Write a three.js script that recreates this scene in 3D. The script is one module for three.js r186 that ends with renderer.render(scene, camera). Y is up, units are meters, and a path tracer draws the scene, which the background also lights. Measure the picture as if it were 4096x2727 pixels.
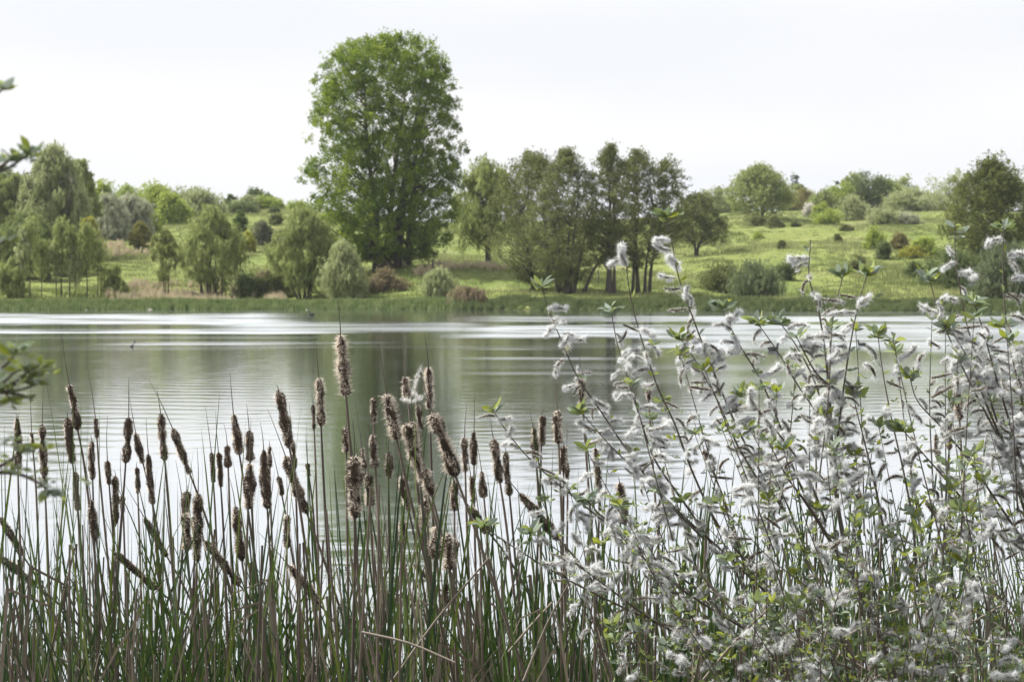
import * as THREE from 'three';
import { mergeGeometries } from 'three/addons/utils/BufferGeometryUtils.js';
import { ImprovedNoise } from 'three/addons/math/ImprovedNoise.js';

/* ------------------------------------------------------------ camera, sky, sun, exposure */
const scene = new THREE.Scene();
const F = 8700, EYE = 2.0, HORIZON = 1130;                 // focal length and horizon row of a 4096 x 2727 frame
const PITCH = Math.atan((1363.5 - HORIZON) / F);
const camera = new THREE.PerspectiveCamera(2 * Math.atan(1363.5 / F) * 180 / Math.PI, 1024 / 681, 0.1, 6000);
camera.position.set(0, EYE, 0);
camera.rotation.x = -PITCH;
camera.focus = 6.9;
camera.userData.fStop = 14;
camera.updateMatrixWorld();

const renderer = new THREE.WebGLRenderer({ antialias: true });
renderer.toneMapping = THREE.LinearToneMapping;
renderer.toneMappingExposure = 2.05;
renderer.shadowMap.enabled = true;

const SUN = new THREE.Vector3(-0.58, 0.78, -0.24).normalize();
const sun = new THREE.DirectionalLight(new THREE.Color(1, 0.955, 0.87), 5);
sun.position.copy(SUN).multiplyScalar(400).add(new THREE.Vector3(0, 0, -150));
sun.target.position.set(0, 0, -150);
sun.castShadow = true; sun.shadow.radius = 4;
sun.shadow.mapSize.set(4096, 4096);
Object.assign(sun.shadow.camera, { left: -260, right: 260, top: 260, bottom: -260, near: 1, far: 1200 });
scene.add(sun, sun.target);

function rng(seed) { let a = seed >>> 0; return () => { a = (a + 0x6D2B79F5) | 0; let t = Math.imul(a ^ (a >>> 15), 1 | a); t = (t + Math.imul(t ^ (t >>> 7), 61 | t)) ^ t; return ((t ^ (t >>> 14)) >>> 0) / 4294967296; }; }
const noiser = new ImprovedNoise();
const N3 = (x, y, z = 0) => noiser.noise(x, y, z);
const fbm = (x, y, z = 0, o = 4) => { let s = 0, a = 0.5; for (let i = 0; i < o; i++) { s += a * N3(x, y, z + i * 7.3); x *= 2.03; y *= 2.03; z *= 2.03; a *= 0.5; } return s; };

{ // a thin bright veil of cloud over the whole sky
  const w = 1024, h = 512, d = new Float32Array(w * h * 4);
  for (let j = 0; j < h; j++) for (let i = 0; i < w; i++) {
    const el = ((j + 0.5) / h - 0.5) * Math.PI, az = ((i + 0.5) / w - 0.5) * 2 * Math.PI;
    const x = Math.cos(el) * Math.cos(az), y = Math.sin(el), z = Math.cos(el) * Math.sin(az);
    const c = fbm(x * 3 + 5, y * 22, z * 3 + 2, 5), c2 = fbm(x * 1.3 + 9, y * 4, z * 1.3, 3);
    const cloud = THREE.MathUtils.clamp(0.6 + c * 2.0 + c2 * 0.9, 0, 1);
    const a = Math.acos(THREE.MathUtils.clamp(x * SUN.x + y * SUN.y + z * SUN.z, -1, 1)) * 57.3;
    const glow = 1 + 1.1 * Math.exp(-(a * a) / (30 * 30));
    const k = (j * w + i) * 4;
    d[k] = (0.447 + 0.046 * cloud) * glow; d[k + 1] = (0.457 + 0.037 * cloud) * glow; d[k + 2] = (0.478 + 0.016 * cloud) * glow; d[k + 3] = 1;
  }
  const t = new THREE.DataTexture(d, w, h, THREE.RGBAFormat, THREE.FloatType);
  t.mapping = THREE.EquirectangularReflectionMapping; t.magFilter = t.minFilter = THREE.LinearFilter; t.needsUpdate = true;
  scene.background = t; scene.environment = t;
}
scene.fog = new THREE.FogExp2(new THREE.Color(0.86, 0.93, 1.0), 0.00011);   // thin spring haze over the hill

/* ------------------------------------------------------------ helpers */
const V = (x, y, z) => new THREE.Vector3(x, y, z);
const { lerp, clamp } = THREE.MathUtils;
const S = 4096 / 2355;
function P(u, v, d) {   // the point seen at (u, v) of a 2355-wide print of the photograph, d metres ahead
  const p = V((u * S - 2048) / F, -(v * S - 1363.5) / F, -1).applyAxisAngle(V(1, 0, 0), -PITCH);
  p.multiplyScalar(d / -p.z); p.y += EYE; return p;
}
const used = {};
function numbered(n) { used[n] = (used[n] ?? -1) + 1; return used[n] ? n + '_' + String(used[n]).padStart(3, '0') : n; }
function tag(o, label, category, group, kind) { o.userData.label = label; o.userData.category = category; if (group) o.userData.group = group; if (kind) o.userData.kind = kind; return o; }
function shade(o) { o.traverse(c => { if (c.isMesh) { c.castShadow = true; c.receiveShadow = true; } }); return o; }
function group(name, pos) { const g = new THREE.Group(); g.name = numbered(name); g.position.copy(pos); scene.add(g); return g; }
function part(name, geo, m, parent) { const o = new THREE.Mesh(geo, m); o.name = name; parent.add(o); return o; }
function mat(r, g, b, o = {}) { return new THREE.MeshPhysicalMaterial({ color: new THREE.Color().setRGB(r, g, b), roughness: 0.85, side: THREE.DoubleSide, ...o }); }
const leafy = (r, g, b, t = 0.4, o = {}) => mat(r, g, b, { transmission: t, roughness: 0.95, thickness: 0, specularIntensity: 0.3, ...o });
class Builder {   // raw triangles with optional vertex colours
  constructor() { this.p = []; this.c = []; }
  tri(a, b, c, col) { this.p.push(a.x, a.y, a.z, b.x, b.y, b.z, c.x, c.y, c.z); if (col) for (let i = 0; i < 3; i++) this.c.push(col[0], col[1], col[2]); }
  quad(a, b, c, d, col) { this.tri(a, b, c, col); this.tri(a, c, d, col); }
  geo() { const g = new THREE.BufferGeometry(); g.setAttribute('position', new THREE.Float32BufferAttribute(this.p, 3)); if (this.c.length) g.setAttribute('color', new THREE.Float32BufferAttribute(this.c, 3)); return g; }
}
function tube(pts, radii, sides = 6, closed = true) {   // tapered tube through points, smooth normals
  const pos = [], nor = [], idx = [], n = pts.length; let ref = V(0.31, 0.2, 0.93).normalize();
  for (let i = 0; i < n; i++) {
    const t = pts[Math.min(i + 1, n - 1)].clone().sub(pts[Math.max(i - 1, 0)]).normalize();
    const a = ref.clone().addScaledVector(t, -ref.dot(t)); if (a.lengthSq() < 1e-6) a.set(t.y, -t.x, 0); a.normalize(); ref = a; const b = t.clone().cross(a);
    const r = typeof radii === 'function' ? radii(i / (n - 1)) : radii[i];
    for (let k = 0; k < sides; k++) { const q = k / sides * 2 * Math.PI, x = a.clone().multiplyScalar(Math.cos(q)).addScaledVector(b, Math.sin(q)); nor.push(x.x, x.y, x.z); x.multiplyScalar(r).add(pts[i]); pos.push(x.x, x.y, x.z); }
  }
  for (let i = 0; i < n - 1; i++) for (let k = 0; k < sides; k++) { const a = i * sides + k, b = i * sides + (k + 1) % sides; idx.push(a, b, a + sides, b, b + sides, a + sides); }
  if (closed) for (const e of [0, n - 1]) for (let k = 1; k < sides - 1; k++) e ? idx.push(e * sides, e * sides + k, e * sides + k + 1) : idx.push(0, k + 1, k);
  const g = new THREE.BufferGeometry(); g.setAttribute('position', new THREE.Float32BufferAttribute(pos, 3)); g.setAttribute('normal', new THREE.Float32BufferAttribute(nor, 3)); g.setIndex(idx); return g;
}
const curve = (pts, n) => new THREE.CatmullRomCurve3(pts).getPoints(n);
function texture(w, h, fn, srgb = true, repeat = true) {
  const d = new Uint8Array(w * h * 4);
  for (let j = 0; j < h; j++) for (let i = 0; i < w; i++) { const c = fn(i / w, j / h, i, j), k = (j * w + i) * 4; for (let q = 0; q < 3; q++) d[k + q] = clamp(Math.round(c[q] * 255), 0, 255); d[k + 3] = 255; }
  const t = new THREE.DataTexture(d, w, h); t.magFilter = THREE.LinearFilter; t.minFilter = THREE.LinearMipmapLinearFilter; t.generateMipmaps = true;
  if (repeat) t.wrapS = t.wrapT = THREE.RepeatWrapping; if (srgb) t.colorSpace = THREE.SRGBColorSpace; t.needsUpdate = true; return t;
}

/* ------------------------------------------------------------ ground: lake bed, near bank, far bank, meadow hill */
const COLS = [-900, 0, 300, 600, 1000, 1400, 1800, 2355, 3300];
const DIST = [175, 187, 200, 225, 260, 300, 345];
const ROWS = [   // where the meadow shows in a 2355-wide print, by column and distance
  [692, 680, 655, 615, 572, 535, 510], [692, 680, 655, 612, 568, 528, 500], [692, 680, 652, 606, 562, 518, 492], [692, 680, 652, 604, 556, 508, 474],
  [676, 623, 612, 600, 578, 546, 515], [670, 645, 632, 612, 582, 540, 505], [690, 672, 645, 605, 553, 512, 487], [692, 672, 645, 605, 555, 515, 490], [692, 675, 650, 610, 560, 520, 495]];
const elev = (row, d) => EYE + (HORIZON - row * S) / F * d;
function shoreAt(u) { return u < 1040 ? lerp(160, 161, clamp(u / 1040, 0, 1)) : lerp(159, 149, clamp((u - 1040) / 1300, 0, 1)); }
function farHeight(u, d) {
  const sh = shoreAt(u);
  let i = 0; while (i < COLS.length - 2 && u > COLS[i + 1]) i++;
  let k = clamp((u - COLS[i]) / (COLS[i + 1] - COLS[i]), 0, 1); k = k * k * (3 - 2 * k);
  const at = (c) => {
    const e = DIST.map((D, q) => elev(ROWS[c][q], D)); const ds = [sh - 30, sh - 1.2, sh + 0.6, ...DIST, 420, 3000], es = [-1.6, -0.35, 0.28, ...e, e[6] + 1.5, e[6] + 6];
    let j = 0; while (j < ds.length - 2 && d > ds[j + 1]) j++;
    const t = clamp((d - ds[j]) / (ds[j + 1] - ds[j]), 0, 1); return lerp(es[j], es[j + 1], t);
  };
  return lerp(at(i), at(i + 1), k);
}
function ground(x, z) {
  const d = -z, r = Math.hypot(x, z);
  const near = 0.34 + 0.05 * fbm(x * 0.8, z * 0.8) - clamp((r - 4.6) / 3.4, 0, 1) * 0.75 - clamp((r - 8) / 10, 0, 1) * 1.0;
  if (d < 60 || Math.abs(x / d) > 1.2) { const side = clamp((Math.abs(Math.atan2(x, d)) - 0.5) / 0.25, 0, 1); return lerp(near, Math.max(near, 0.34 + 0.05 * fbm(x * 0.4, z * 0.4)), side); }
  const u = (2048 + x / d * F) / S;
  const k = clamp((d - 60) / 60, 0, 1);
  let h = lerp(near, farHeight(u, d), k);
  if (d > shoreAt(u)) { const a = clamp((d - shoreAt(u)) / 15, 0, 1); h += a * (fbm(x * 0.06, z * 0.06, 3) * 1.1 + fbm(x * 0.25, z * 0.25, 8) * 0.35); }
  return h;
}
function onGround(u, v) {   // walk along the sight line until it meets the meadow
  for (let d = 150; d < 420; d += 0.5) { const p = P(u, v, d); if (p.y <= ground(p.x, p.z)) return p.setY(ground(p.x, p.z)); }
  return onGround(u, v + 3);
}
const atDist = (u, d) => { const x = (u * S - 2048) / F * d; return V(x, ground(x, -d), -d); };

const grassTex = texture(512, 512, (u, v) => {
  const t = 2 * Math.PI, a = Math.cos(u * t), b = Math.sin(u * t), c = Math.cos(v * t), e = Math.sin(v * t);
  const n = fbm(a * 4 + c * 3.1, b * 4 + e * 2.7, c * 3 - a, 5) * 0.9 + fbm(a * 13 + 3, c * 13 + b * 11, e * 13, 3) * 0.8;
  const k = clamp(0.86 + n * 0.42, 0.4, 1); return [k * 1.0, k, k * (0.93 + n * 0.15)];
});
grassTex.repeat.set(1, 1);
{
  const rs = [0.6]; while (rs[rs.length - 1] < 3000) { const r = rs[rs.length - 1]; rs.push(r + (r < 12 ? 0.5 : r < 100 ? 6 : r < 145 ? 8 : r < 175 ? 0.9 : r < 360 ? 1.6 : r * 0.15)); }
  const as = []; for (let a = -Math.PI; a < Math.PI - 0.02;) { as.push(a); a += Math.abs(a) < 0.36 ? 0.004 : 0.06; } as.push(Math.PI);
  const pos = [], uv = [], col = [], idx = [], n = as.length;
  const green = [0.185, 0.220, 0.072], lush = [0.130, 0.180, 0.052], pale = [0.245, 0.255, 0.115], straw = [0.27, 0.235, 0.155], mud = [0.075, 0.06, 0.042];
  for (const r of rs) for (const a of as) {
    const x = Math.sin(a) * r, z = -Math.cos(a) * r, y = ground(x, z); pos.push(x, y, z); uv.push(x / 7, z / 7);
    const k = fbm(x * 0.045, z * 0.03, 1, 4), s = fbm(x * 0.09 + 40, z * 0.06, 5, 4), q = fbm(x * 0.3, z * 0.22, 9, 3);
    const c = new THREE.Color().setRGB(...green).lerp(new THREE.Color().setRGB(...lush), clamp(k * 2.2 + 0.25, 0, 1)).lerp(new THREE.Color().setRGB(...pale), clamp(s * 2 - 0.1 + q * 0.8, 0, 0.8));
    const u = z < 0 ? (2048 + x / -z * F) / S : 0, d = -z;
    const strawy = (u > 230 && u < 660 ? clamp(1 - Math.abs(d - 186) / 9, 0, 1) * clamp(0.35 + s * 3 + q * 2, 0, 1) : 0) + (u > 930 && u < 1190 ? clamp(1 - Math.abs(d - 191) / 7, 0, 1) * 0.7 : 0) + clamp(fbm(x * 0.05 + 70, z * 0.05, 12, 3) * 3 - 0.55, 0, 0.6);
    c.lerp(new THREE.Color().setRGB(...straw), clamp(strawy, 0, 0.65));
    if (d < 100 || y < 0.15) c.setRGB(...mud).multiplyScalar(0.9 + q);
    col.push(c.r, c.g, c.b);
  }
  for (let i = 0; i < rs.length - 1; i++) for (let k = 0; k < n - 1; k++) { const a = i * n + k; idx.push(a, a + n, a + 1, a + 1, a + n, a + n + 1); }
  const g = new THREE.BufferGeometry(); g.setAttribute('position', new THREE.Float32BufferAttribute(pos, 3)); g.setAttribute('uv', new THREE.Float32BufferAttribute(uv, 2)); g.setAttribute('color', new THREE.Float32BufferAttribute(col, 3)); g.setIndex(idx); g.computeVertexNormals();
  const o = new THREE.Mesh(g, mat(1, 1, 1, { vertexColors: true, map: grassTex, roughness: 1, specularIntensity: 0.2 }));
  o.name = 'terrain'; scene.add(shade(tag(o, 'grassy hillside and banks around the lake', 'terrain', null, 'structure')));
}

/* ------------------------------------------------------------ lake */
{
  const R = rng(77), waves = [];
  for (let i = 0; i < 150; i++) {
    const kz = 7 + Math.floor(Math.pow(R(), 1.7) * 170), spread = kz * 0.8 + 3, kx = Math.round((R() * 2 - 1) * spread);
    waves.push([kx, kz, R() * 6.283, Math.pow(kz * kz + kx * kx, -0.3) * (0.5 + R())]);
  }
  const n = 1024, sx = new Float32Array(n * n), sz = new Float32Array(n * n); let sum = 0;
  for (const [kx, kz, ph, a] of waves) for (let j = 0; j < n; j++) for (let i = 0; i < n; i++) { const c = Math.cos((kx * i + kz * j) / n * 6.28318 + ph) * a, m = Math.hypot(kx, kz); sx[j * n + i] += c * kx / m; sz[j * n + i] += c * kz / m; }
  for (let i = 0; i < n * n; i++) sum += sx[i] * sx[i] + sz[i] * sz[i];
  const k = 0.0066 / Math.sqrt(sum / (n * n));     // rms slope of the ripples
  const nt = texture(n, n, (u, v, i, j) => { const a = -sx[j * n + i] * k * 10, b = -sz[j * n + i] * k * 10; const l = Math.hypot(a, b, 1); return [a / l * 0.5 + 0.5, b / l * 0.5 + 0.5, 1 / l * 0.5 + 0.5]; }, false);
  // wind lanes: patches where a breeze ruffles the surface
  const lanes = [[-200, 640, 101, 146, 0.8], [480, 1100, 86, 112, 0.65], [-200, 800, 84, 93, 0.8], [1040, 1560, 76, 104, 0.85], [1100, 2500, 108, 130, 0.7], [300, 900, 70, 74, 0.3], [1480, 2500, 60, 112, 0.6], [1060, 1400, 56, 58.5, 0.4], [1080, 1250, 64, 66, 0.35], [250, 620, 69.5, 71.5, 0.5], [1060, 1500, 47, 49, 0.28]];
  const rt = texture(512, 1024, (uu, vv) => {
    const x = (uu - 0.5) * 240, d = vv * 200; const u = (2048 + x / Math.max(d, 1) * F) / S; let r = 0;
    for (const [a, b, c, e, s] of lanes) { const wob = fbm(x * 0.05, d * 0.02, a, 3) * (e - c) * 0.35 + fbm(x * 0.3, d * 0.1, c, 2) * (e - c) * 0.3; const f = Math.min(1, (u - a + 80) / 160, (b + 80 - u) / 160), g = Math.min(1, (d + wob - c) / ((e - c) * 0.18), (e - d - wob) / ((e - c) * 0.18)); r = Math.max(r, clamp(f, 0, 1) * clamp(g, 0, 1) * s * clamp(0.85 + fbm(x * 0.12, d * 0.25, 4, 4) * 1.6, 0.15, 1)); }
    r += clamp(fbm(x * 0.03, d * 0.14, 20, 4) * 0.6, 0, 0.26);
    const q = clamp(0.26 + r * 0.74, 0, 1); return [q, q, q];
  }, false, false);
  rt.channel = 1;
  const g = new THREE.PlaneGeometry(2400, 1200, 60, 60); g.rotateX(-Math.PI / 2); g.translate(0, 0, -560);
  const pos = g.attributes.position, uv = [], uv1 = [];
  for (let i = 0; i < pos.count; i++) { const x = pos.getX(i), z = pos.getZ(i); uv.push(x / 7.7, -z / 7.7); uv1.push(x / 240 + 0.5, -z / 200); }
  g.setAttribute('uv', new THREE.Float32BufferAttribute(uv, 2)); g.setAttribute('uv1', new THREE.Float32BufferAttribute(uv1, 2));
  const m = new THREE.MeshPhysicalMaterial({ color: new THREE.Color().setRGB(0.87, 0.92, 0.97), metalness: 1, roughness: 0.3, roughnessMap: rt, normalMap: nt, normalScale: new THREE.Vector2(0.1, 0.1), ior: 1.333 });
  const o = new THREE.Mesh(g, m); o.name = 'lake'; scene.add(shade(tag(o, 'rippled lake water mirroring the sky and trees', 'lake', null, 'structure')));
}

/* ------------------------------------------------------------ trees and bushes of the far bank */
const bark = mat(0.055, 0.045, 0.036), barkPale = mat(0.11, 0.10, 0.085);
function sprig(seed, n, longish) {   // leaves on one twig end, unit size
  const R = rng(seed), b = new Builder();
  for (let i = 0; i < n; i++) {
    const c = V(R() * 2 - 1, R() * 2 - 1, R() * 2 - 1).multiplyScalar(0.62), dir = V(R() * 2 - 1, (R() * 2 - 1) + (longish ? 0.9 : -0.1), R() * 2 - 1).normalize(), s = V(R() * 2 - 1, R() * 2 - 1, R() * 2 - 1).cross(dir).normalize();
    const L = (longish ? 0.62 : 0.42) * (0.75 + R() * 0.5), W = L * (longish ? 0.2 : 0.36);
    const a = c.clone().addScaledVector(dir, -L), e = c.clone().addScaledVector(dir, L), l = c.clone().addScaledVector(s, W), r = c.clone().addScaledVector(s, -W);
    b.quad(a, l, e, r);
  }
  return b.geo();
}
const SPRIGS = { broad: sprig(5, 7, false), slim: sprig(9, 8, true) };
const leafMats = {};
function crownMat(t) { return leafMats[t] ??= leafy(1, 1, 1, t); }
let treeSeed = 100;
function prof(table, t) { let i = 0; while (i < table.length - 2 && t > table[i + 1][0]) i++; const k = clamp((t - table[i][0]) / (table[i + 1][0] - table[i][0]), 0, 1); return lerp(table[i][1], table[i + 1][1], k); }
const SHAPES = {
  round: [[0, 0.35], [0.12, 0.75], [0.3, 0.97], [0.5, 1], [0.7, 0.86], [0.88, 0.55], [1, 0.12]],
  dome: [[0, 0.8], [0.12, 0.96], [0.3, 1], [0.55, 0.9], [0.78, 0.64], [0.92, 0.38], [1, 0.1]],
  egg: [[0, 0.25], [0.15, 0.7], [0.35, 1], [0.55, 0.92], [0.8, 0.6], [1, 0.1]],
  spire: [[0, 0.7], [0.2, 1], [0.5, 0.62], [0.8, 0.28], [1, 0.03]],
  slim: [[0, 0.3], [0.2, 0.8], [0.45, 1], [0.7, 0.8], [0.9, 0.45], [1, 0.08]],
  big: [[0, 0.55], [0.05, 0.78], [0.1, 0.92], [0.2, 1], [0.35, 1.03], [0.5, 1], [0.62, 0.98], [0.75, 0.94], [0.86, 0.87], [0.93, 0.76], [0.98, 0.6], [1, 0.38]],
};
function tree(name, label, category, o) {
  const R = rng(treeSeed++), G = () => (R() + R() + R() - 1.5) * 0.9;
  const base = o.D ? atDist(o.u, o.D) : onGround(o.u, o.yb), d = -base.z, m = S * d / F;
  const H = P(o.u, o.yt, d).y - base.y, W = o.w * m * 1.1 * (o.wide ?? 1), c0 = (o.cb ?? 0.15) * H, shape = SHAPES[o.shape ?? 'round'], depth = o.depth ?? 0.85;
  const g = group(name, base.clone().setY(base.y - 0.05));
  tag(g, label, category, o.group);
  const lean = (o.lean ?? 0) * W;
  // trunks
  const trunkTops = [], tm = o.pale ? barkPale : bark;
  const stems = o.stems ?? [[0, 1]];
  for (const [off, rel, bend = 0] of stems) {
    const x0 = off * m, th = H * (o.stemTop ?? 0.8) * (rel || 1), r0 = (o.r ?? 0.02) * H * Math.sqrt(rel || 1) * (0.85 + R() * 0.3), spread = (o.spread ?? 0.35);
    const tx = x0 * (1 + spread) + G() * W * spread * 0.7 + lean + bend * W, tz = G() * W * spread * 0.8;
    const z0 = G() * 0.5 * Math.abs(off * m) + G() * 0.2;
    const pts = curve([V(x0, -0.15, z0), V(lerp(x0, tx, 0.2) + G() * W * 0.04, th * 0.3, lerp(z0, tz, 0.3)), V(lerp(x0, tx, 0.6) + G() * W * 0.06, th * 0.65, lerp(z0, tz, 0.6)), V(tx, th, tz)], 9);
    part('trunk', tube(pts, t => r0 * (0.45 * Math.exp(-t * 14) + 1 - 0.88 * t), 6), tm, g);
    trunkTops.push({ pts, r0, th });
  }
  // clumps of leaves through the crown's volume, held by limbs
  const clumps = [], nc = o.clumps ?? 90, limbs = [];
  const lobes = o.lobes ? Array.from({ length: o.lobes }, (_, i) => i ? [(R() * 2 - 1) * 0.55, 0.35 + R() * 0.35, 0.5 + R() * 0.4] : [(R() - 0.5) * 0.3, 0.72, 1]) : [[0, 1, 1]];
  for (let i = 0; i < nc; i++) {
    const t = Math.pow(R(), o.topBias ?? 0.9), a = R() * 6.283, q = prof(shape, t) * W * (1 - 0.12 * R()), rr = Math.pow(R(), o.shell ?? 0.5);
    const lump = 1 + (o.lump ?? 0.3) * N3(Math.cos(a) * 1.6 + treeSeed, t * 3.2, Math.sin(a) * 1.6);
    const c = V(Math.cos(a) * q * rr * lump + lean * (0.4 + t * 0.6), c0 + t * (H - c0) * (0.965 + 0.05 * N3(a, treeSeed * 0.7, t)), Math.sin(a) * q * rr * lump * depth);
    const lb = lobes[i % lobes.length]; c.set(c.x * lb[1] + lb[0] * W, c.y * lb[2], c.z * lb[1] + lb[0] * W * 0.4 * ((i % 2) * 2 - 1));
    clumps.push([c, (o.clumpR ?? 0.14) * W * (0.5 + R() * 1.0), R()]);
  }
  const nl = Math.min(nc, o.limbs ?? 60);
  for (let i = 0; i < nl; i++) {
    const c = clumps[i][0]; let T = trunkTops[0], bd = 1e9;
    for (const q of trunkTops) { const e = Math.abs(q.pts[5].x - c.x) + Math.abs(q.pts[5].z - c.z) * 0.5 + R() * W * 0.25; if (e < bd) { bd = e; T = q; } }
    const hy = clamp((c.y - (0.12 + 0.4 * R()) * Math.hypot(c.x - T.pts[5].x, c.z) * 1.4) / T.th, 0.08, 0.97), f = hy * 9, k = Math.min(8, Math.floor(f)), s = T.pts[k].clone().lerp(T.pts[k + 1], f - k);
    const mid = s.clone().lerp(c, 0.5).add(V(G() * 0.04 * W, (o.droop ? 0.12 : -0.04) * s.distanceTo(c) + G() * 0.04 * W, G() * 0.04 * W));
    const r = Math.min(T.r0 * (1 - 0.8 * hy) * 0.5, 0.012 * s.distanceTo(c) + 0.03) * (o.limbR ?? 1);
    limbs.push(tube(curve([s, mid, c], 5), t => r * (1 - 0.85 * t), 4, false));
  }
  if (limbs.length) part('branches', mergeGeometries(limbs), tm, g).userData.kind = 'stuff';
  // leaves
  const n = (o.n ?? 4000) * 0.85 * (o.wide ?? 1), per = n / nc, sp = SPRIGS[o.sprig ?? 'broad'], im = new THREE.InstancedMesh(sp, crownMat(o.trans ?? 0.4), Math.floor(per) * nc);
  const M = new THREE.Matrix4(), Q = new THREE.Quaternion(), E = new THREE.Euler(), col = new THREE.Color(), [c1, c2] = o.col; let at = 0;
  for (const [c, cr, tint] of clumps) for (let i = 0; i < Math.floor(per); i++) {
    const v = V(G(), G() * (o.tall ?? 0.8), G()).multiplyScalar(cr * 1.5), s = (o.leaf ?? 0.3) * (0.7 + R() * 0.6) * Math.sqrt(d / 190);
    E.set((R() - 0.5) * (o.sprig === 'slim' ? 0.9 : 6), R() * 6.283, (R() - 0.5) * (o.sprig === 'slim' ? 0.9 : 6)); Q.setFromEuler(E);
    const y = Math.max(0.1, c.y + v.y);
    M.compose(V(c.x + v.x, y, c.z + v.z), Q, V(s, s * (o.sprig === 'slim' ? 1.35 : 1), s)); im.setMatrixAt(at, M);
    const k = clamp(tint * 0.7 + R() * 0.45 - 0.05, 0, 1), b = 0.85 + R() * 0.3; col.setRGB(lerp(c1[0], c2[0], k) * b, lerp(c1[1], c2[1], k) * b, lerp(c1[2], c2[2], k) * b); im.setColorAt(at, col); at++;
  }
  im.count = at; im.name = 'crown'; im.userData.kind = 'stuff'; g.add(im);
  return shade(g);
}
// colour pairs of foliage
const C = { silver: [[0.245, 0.285, 0.12], [0.40, 0.43, 0.235]], willow: [[0.18, 0.225, 0.07], [0.325, 0.365, 0.135]], grey: [[0.277, 0.297, 0.198], [0.436, 0.449, 0.330]], spring: [[0.212, 0.281, 0.045], [0.356, 0.417, 0.091]], yellow: [[0.242, 0.253, 0.039], [0.363, 0.352, 0.066]], maple: [[0.052, 0.108, 0.010], [0.235, 0.30, 0.028]], alder: [[0.10, 0.118, 0.04], [0.185, 0.205, 0.07]], dark: [[0.085, 0.12, 0.042], [0.16, 0.20, 0.07]], rust: [[0.185, 0.165, 0.06], [0.25, 0.225, 0.085]], bramble: [[0.175, 0.13, 0.085], [0.26, 0.225, 0.12]], needle: [[0.043, 0.065, 0.058], [0.072, 0.101, 0.079]], blossom: [[0.462, 0.440, 0.396], [0.660, 0.638, 0.594]] };

// the big tree in the middle
tree('broadleaf_tree', 'tallest tree, dense bright green dome with dark trunks, in the middle', 'tree', { u: 874, yb: 622, yt: 76, w: 173, cb: 0.05, lump: 0.06, lean: 0.07, shape: 'big', n: 41000, clumps: 1500, limbs: 220, clumpR: 0.055, shell: 0.45, leaf: 0.24, col: C.maple, trans: 0.58, r: 0.02, stemTop: 0.86, spread: 0.6, topBias: 1.0, stems: [[-6, 1, -0.3], [14, 0.95, -0.1], [27, 1, 0.02], [37, 0.9, 0.15], [61, 0.8, 0.15]], limbR: 1.3, depth: 0.9 });
// trees behind it to the right
tree('willow_tree', 'pale leaning tree behind the big tree, right of its crown', 'tree', { u: 1126, D: 208, yt: 374, w: 80, cb: 0.2, shape: 'dome', n: 3900, clumps: 150, tall: 1.3, lump: 0.15, col: C.willow, r: 0.028, lean: -0.1, stems: [[-4, 1, -0.1], [-1, 0.8, 0.3]], leaf: 0.27, sprig: 'slim' });
// alder group
const ALD = { cb: 0.09, lump: 0.2, col: C.alder, trans: 0.4, leaf: 0.175, limbs: 200, limbR: 1.1, group: 'alders standing together on the bank' };
tree('alder_tree', 'wide brownish alder with low boughs at the near side of the big tree', 'tree', { ...ALD, u: 1228, yb: 672, yt: 345, w: 112, shape: 'round', n: 10500, clumps: 420, limbs: 230, clumpR: 0.1, r: 0.015, spread: 0.6, stems: [[22, 0.95], [-2, 0.7, -0.4]] });
tree('alder_tree', 'multi-stemmed alder with a bundle of dark trunks in the alder group', 'tree', { ...ALD, u: 1305, yb: 676, yt: 338, w: 104, shape: 'egg', n: 10000, clumps: 420, limbs: 230, clumpR: 0.1, r: 0.014, spread: 1.2, stems: [[-14, 0.9, -0.3], [-7, 1], [-1, 0.95, 0.1], [5, 1, 0.1], [12, 0.9, 0.2], [34, 0.75, 0.25], [-22, 0.7, -0.25]] });
tree('alder_tree', 'tallest alder of the group, single straight dark trunk', 'tree', { ...ALD, u: 1400, yb: 674, yt: 327, w: 72, cb: 0.2, shape: 'egg', n: 6800, clumps: 280, clumpR: 0.1, r: 0.018, spread: 0.15, stems: [[0, 1], [11, 0.6]] });
tree('alder_tree', 'open alder with three slim trunks on the meadow side of the group', 'tree', { ...ALD, u: 1465, yb: 674, yt: 338, w: 92, cb: 0.18, shape: 'egg', n: 6200, clumps: 240, clumpR: 0.1, r: 0.013, spread: 0.4, stems: [[-10, 1], [3, 0.95], [18, 0.7]] });
tree('alder_tree', 'curved alder leaning out from the group towards the open meadow', 'tree', { ...ALD, u: 1505, yb: 673, yt: 358, w: 78, cb: 0.32, shape: 'egg', n: 4000, clumps: 170, clumpR: 0.1, r: 0.015, spread: 0.4, lean: 0.35, stems: [[-12, 1, 0.15]] });
tree('alder_tree', 'thin see-through treetop rising behind the wide alder', 'tree', { ...ALD, u: 1215, D: 200, yt: 342, w: 48, cb: 0.4, shape: 'slim', n: 1300, clumps: 70, limbs: 70, r: 0.012, stems: [[0, 1]] });
tree('meadow_tree', 'round tree with a short forked trunk at the foot of the open meadow', 'tree', { u: 1605, yb: 590, yt: 448, w: 68, cb: 0.26, lump: 0.15, shape: 'dome', n: 4600, clumps: 160, col: C.alder, r: 0.03, leaf: 0.24, spread: 0.5, stems: [[-4, 0.8, -0.2], [-3, 0.8, 0.25]] });
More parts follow.
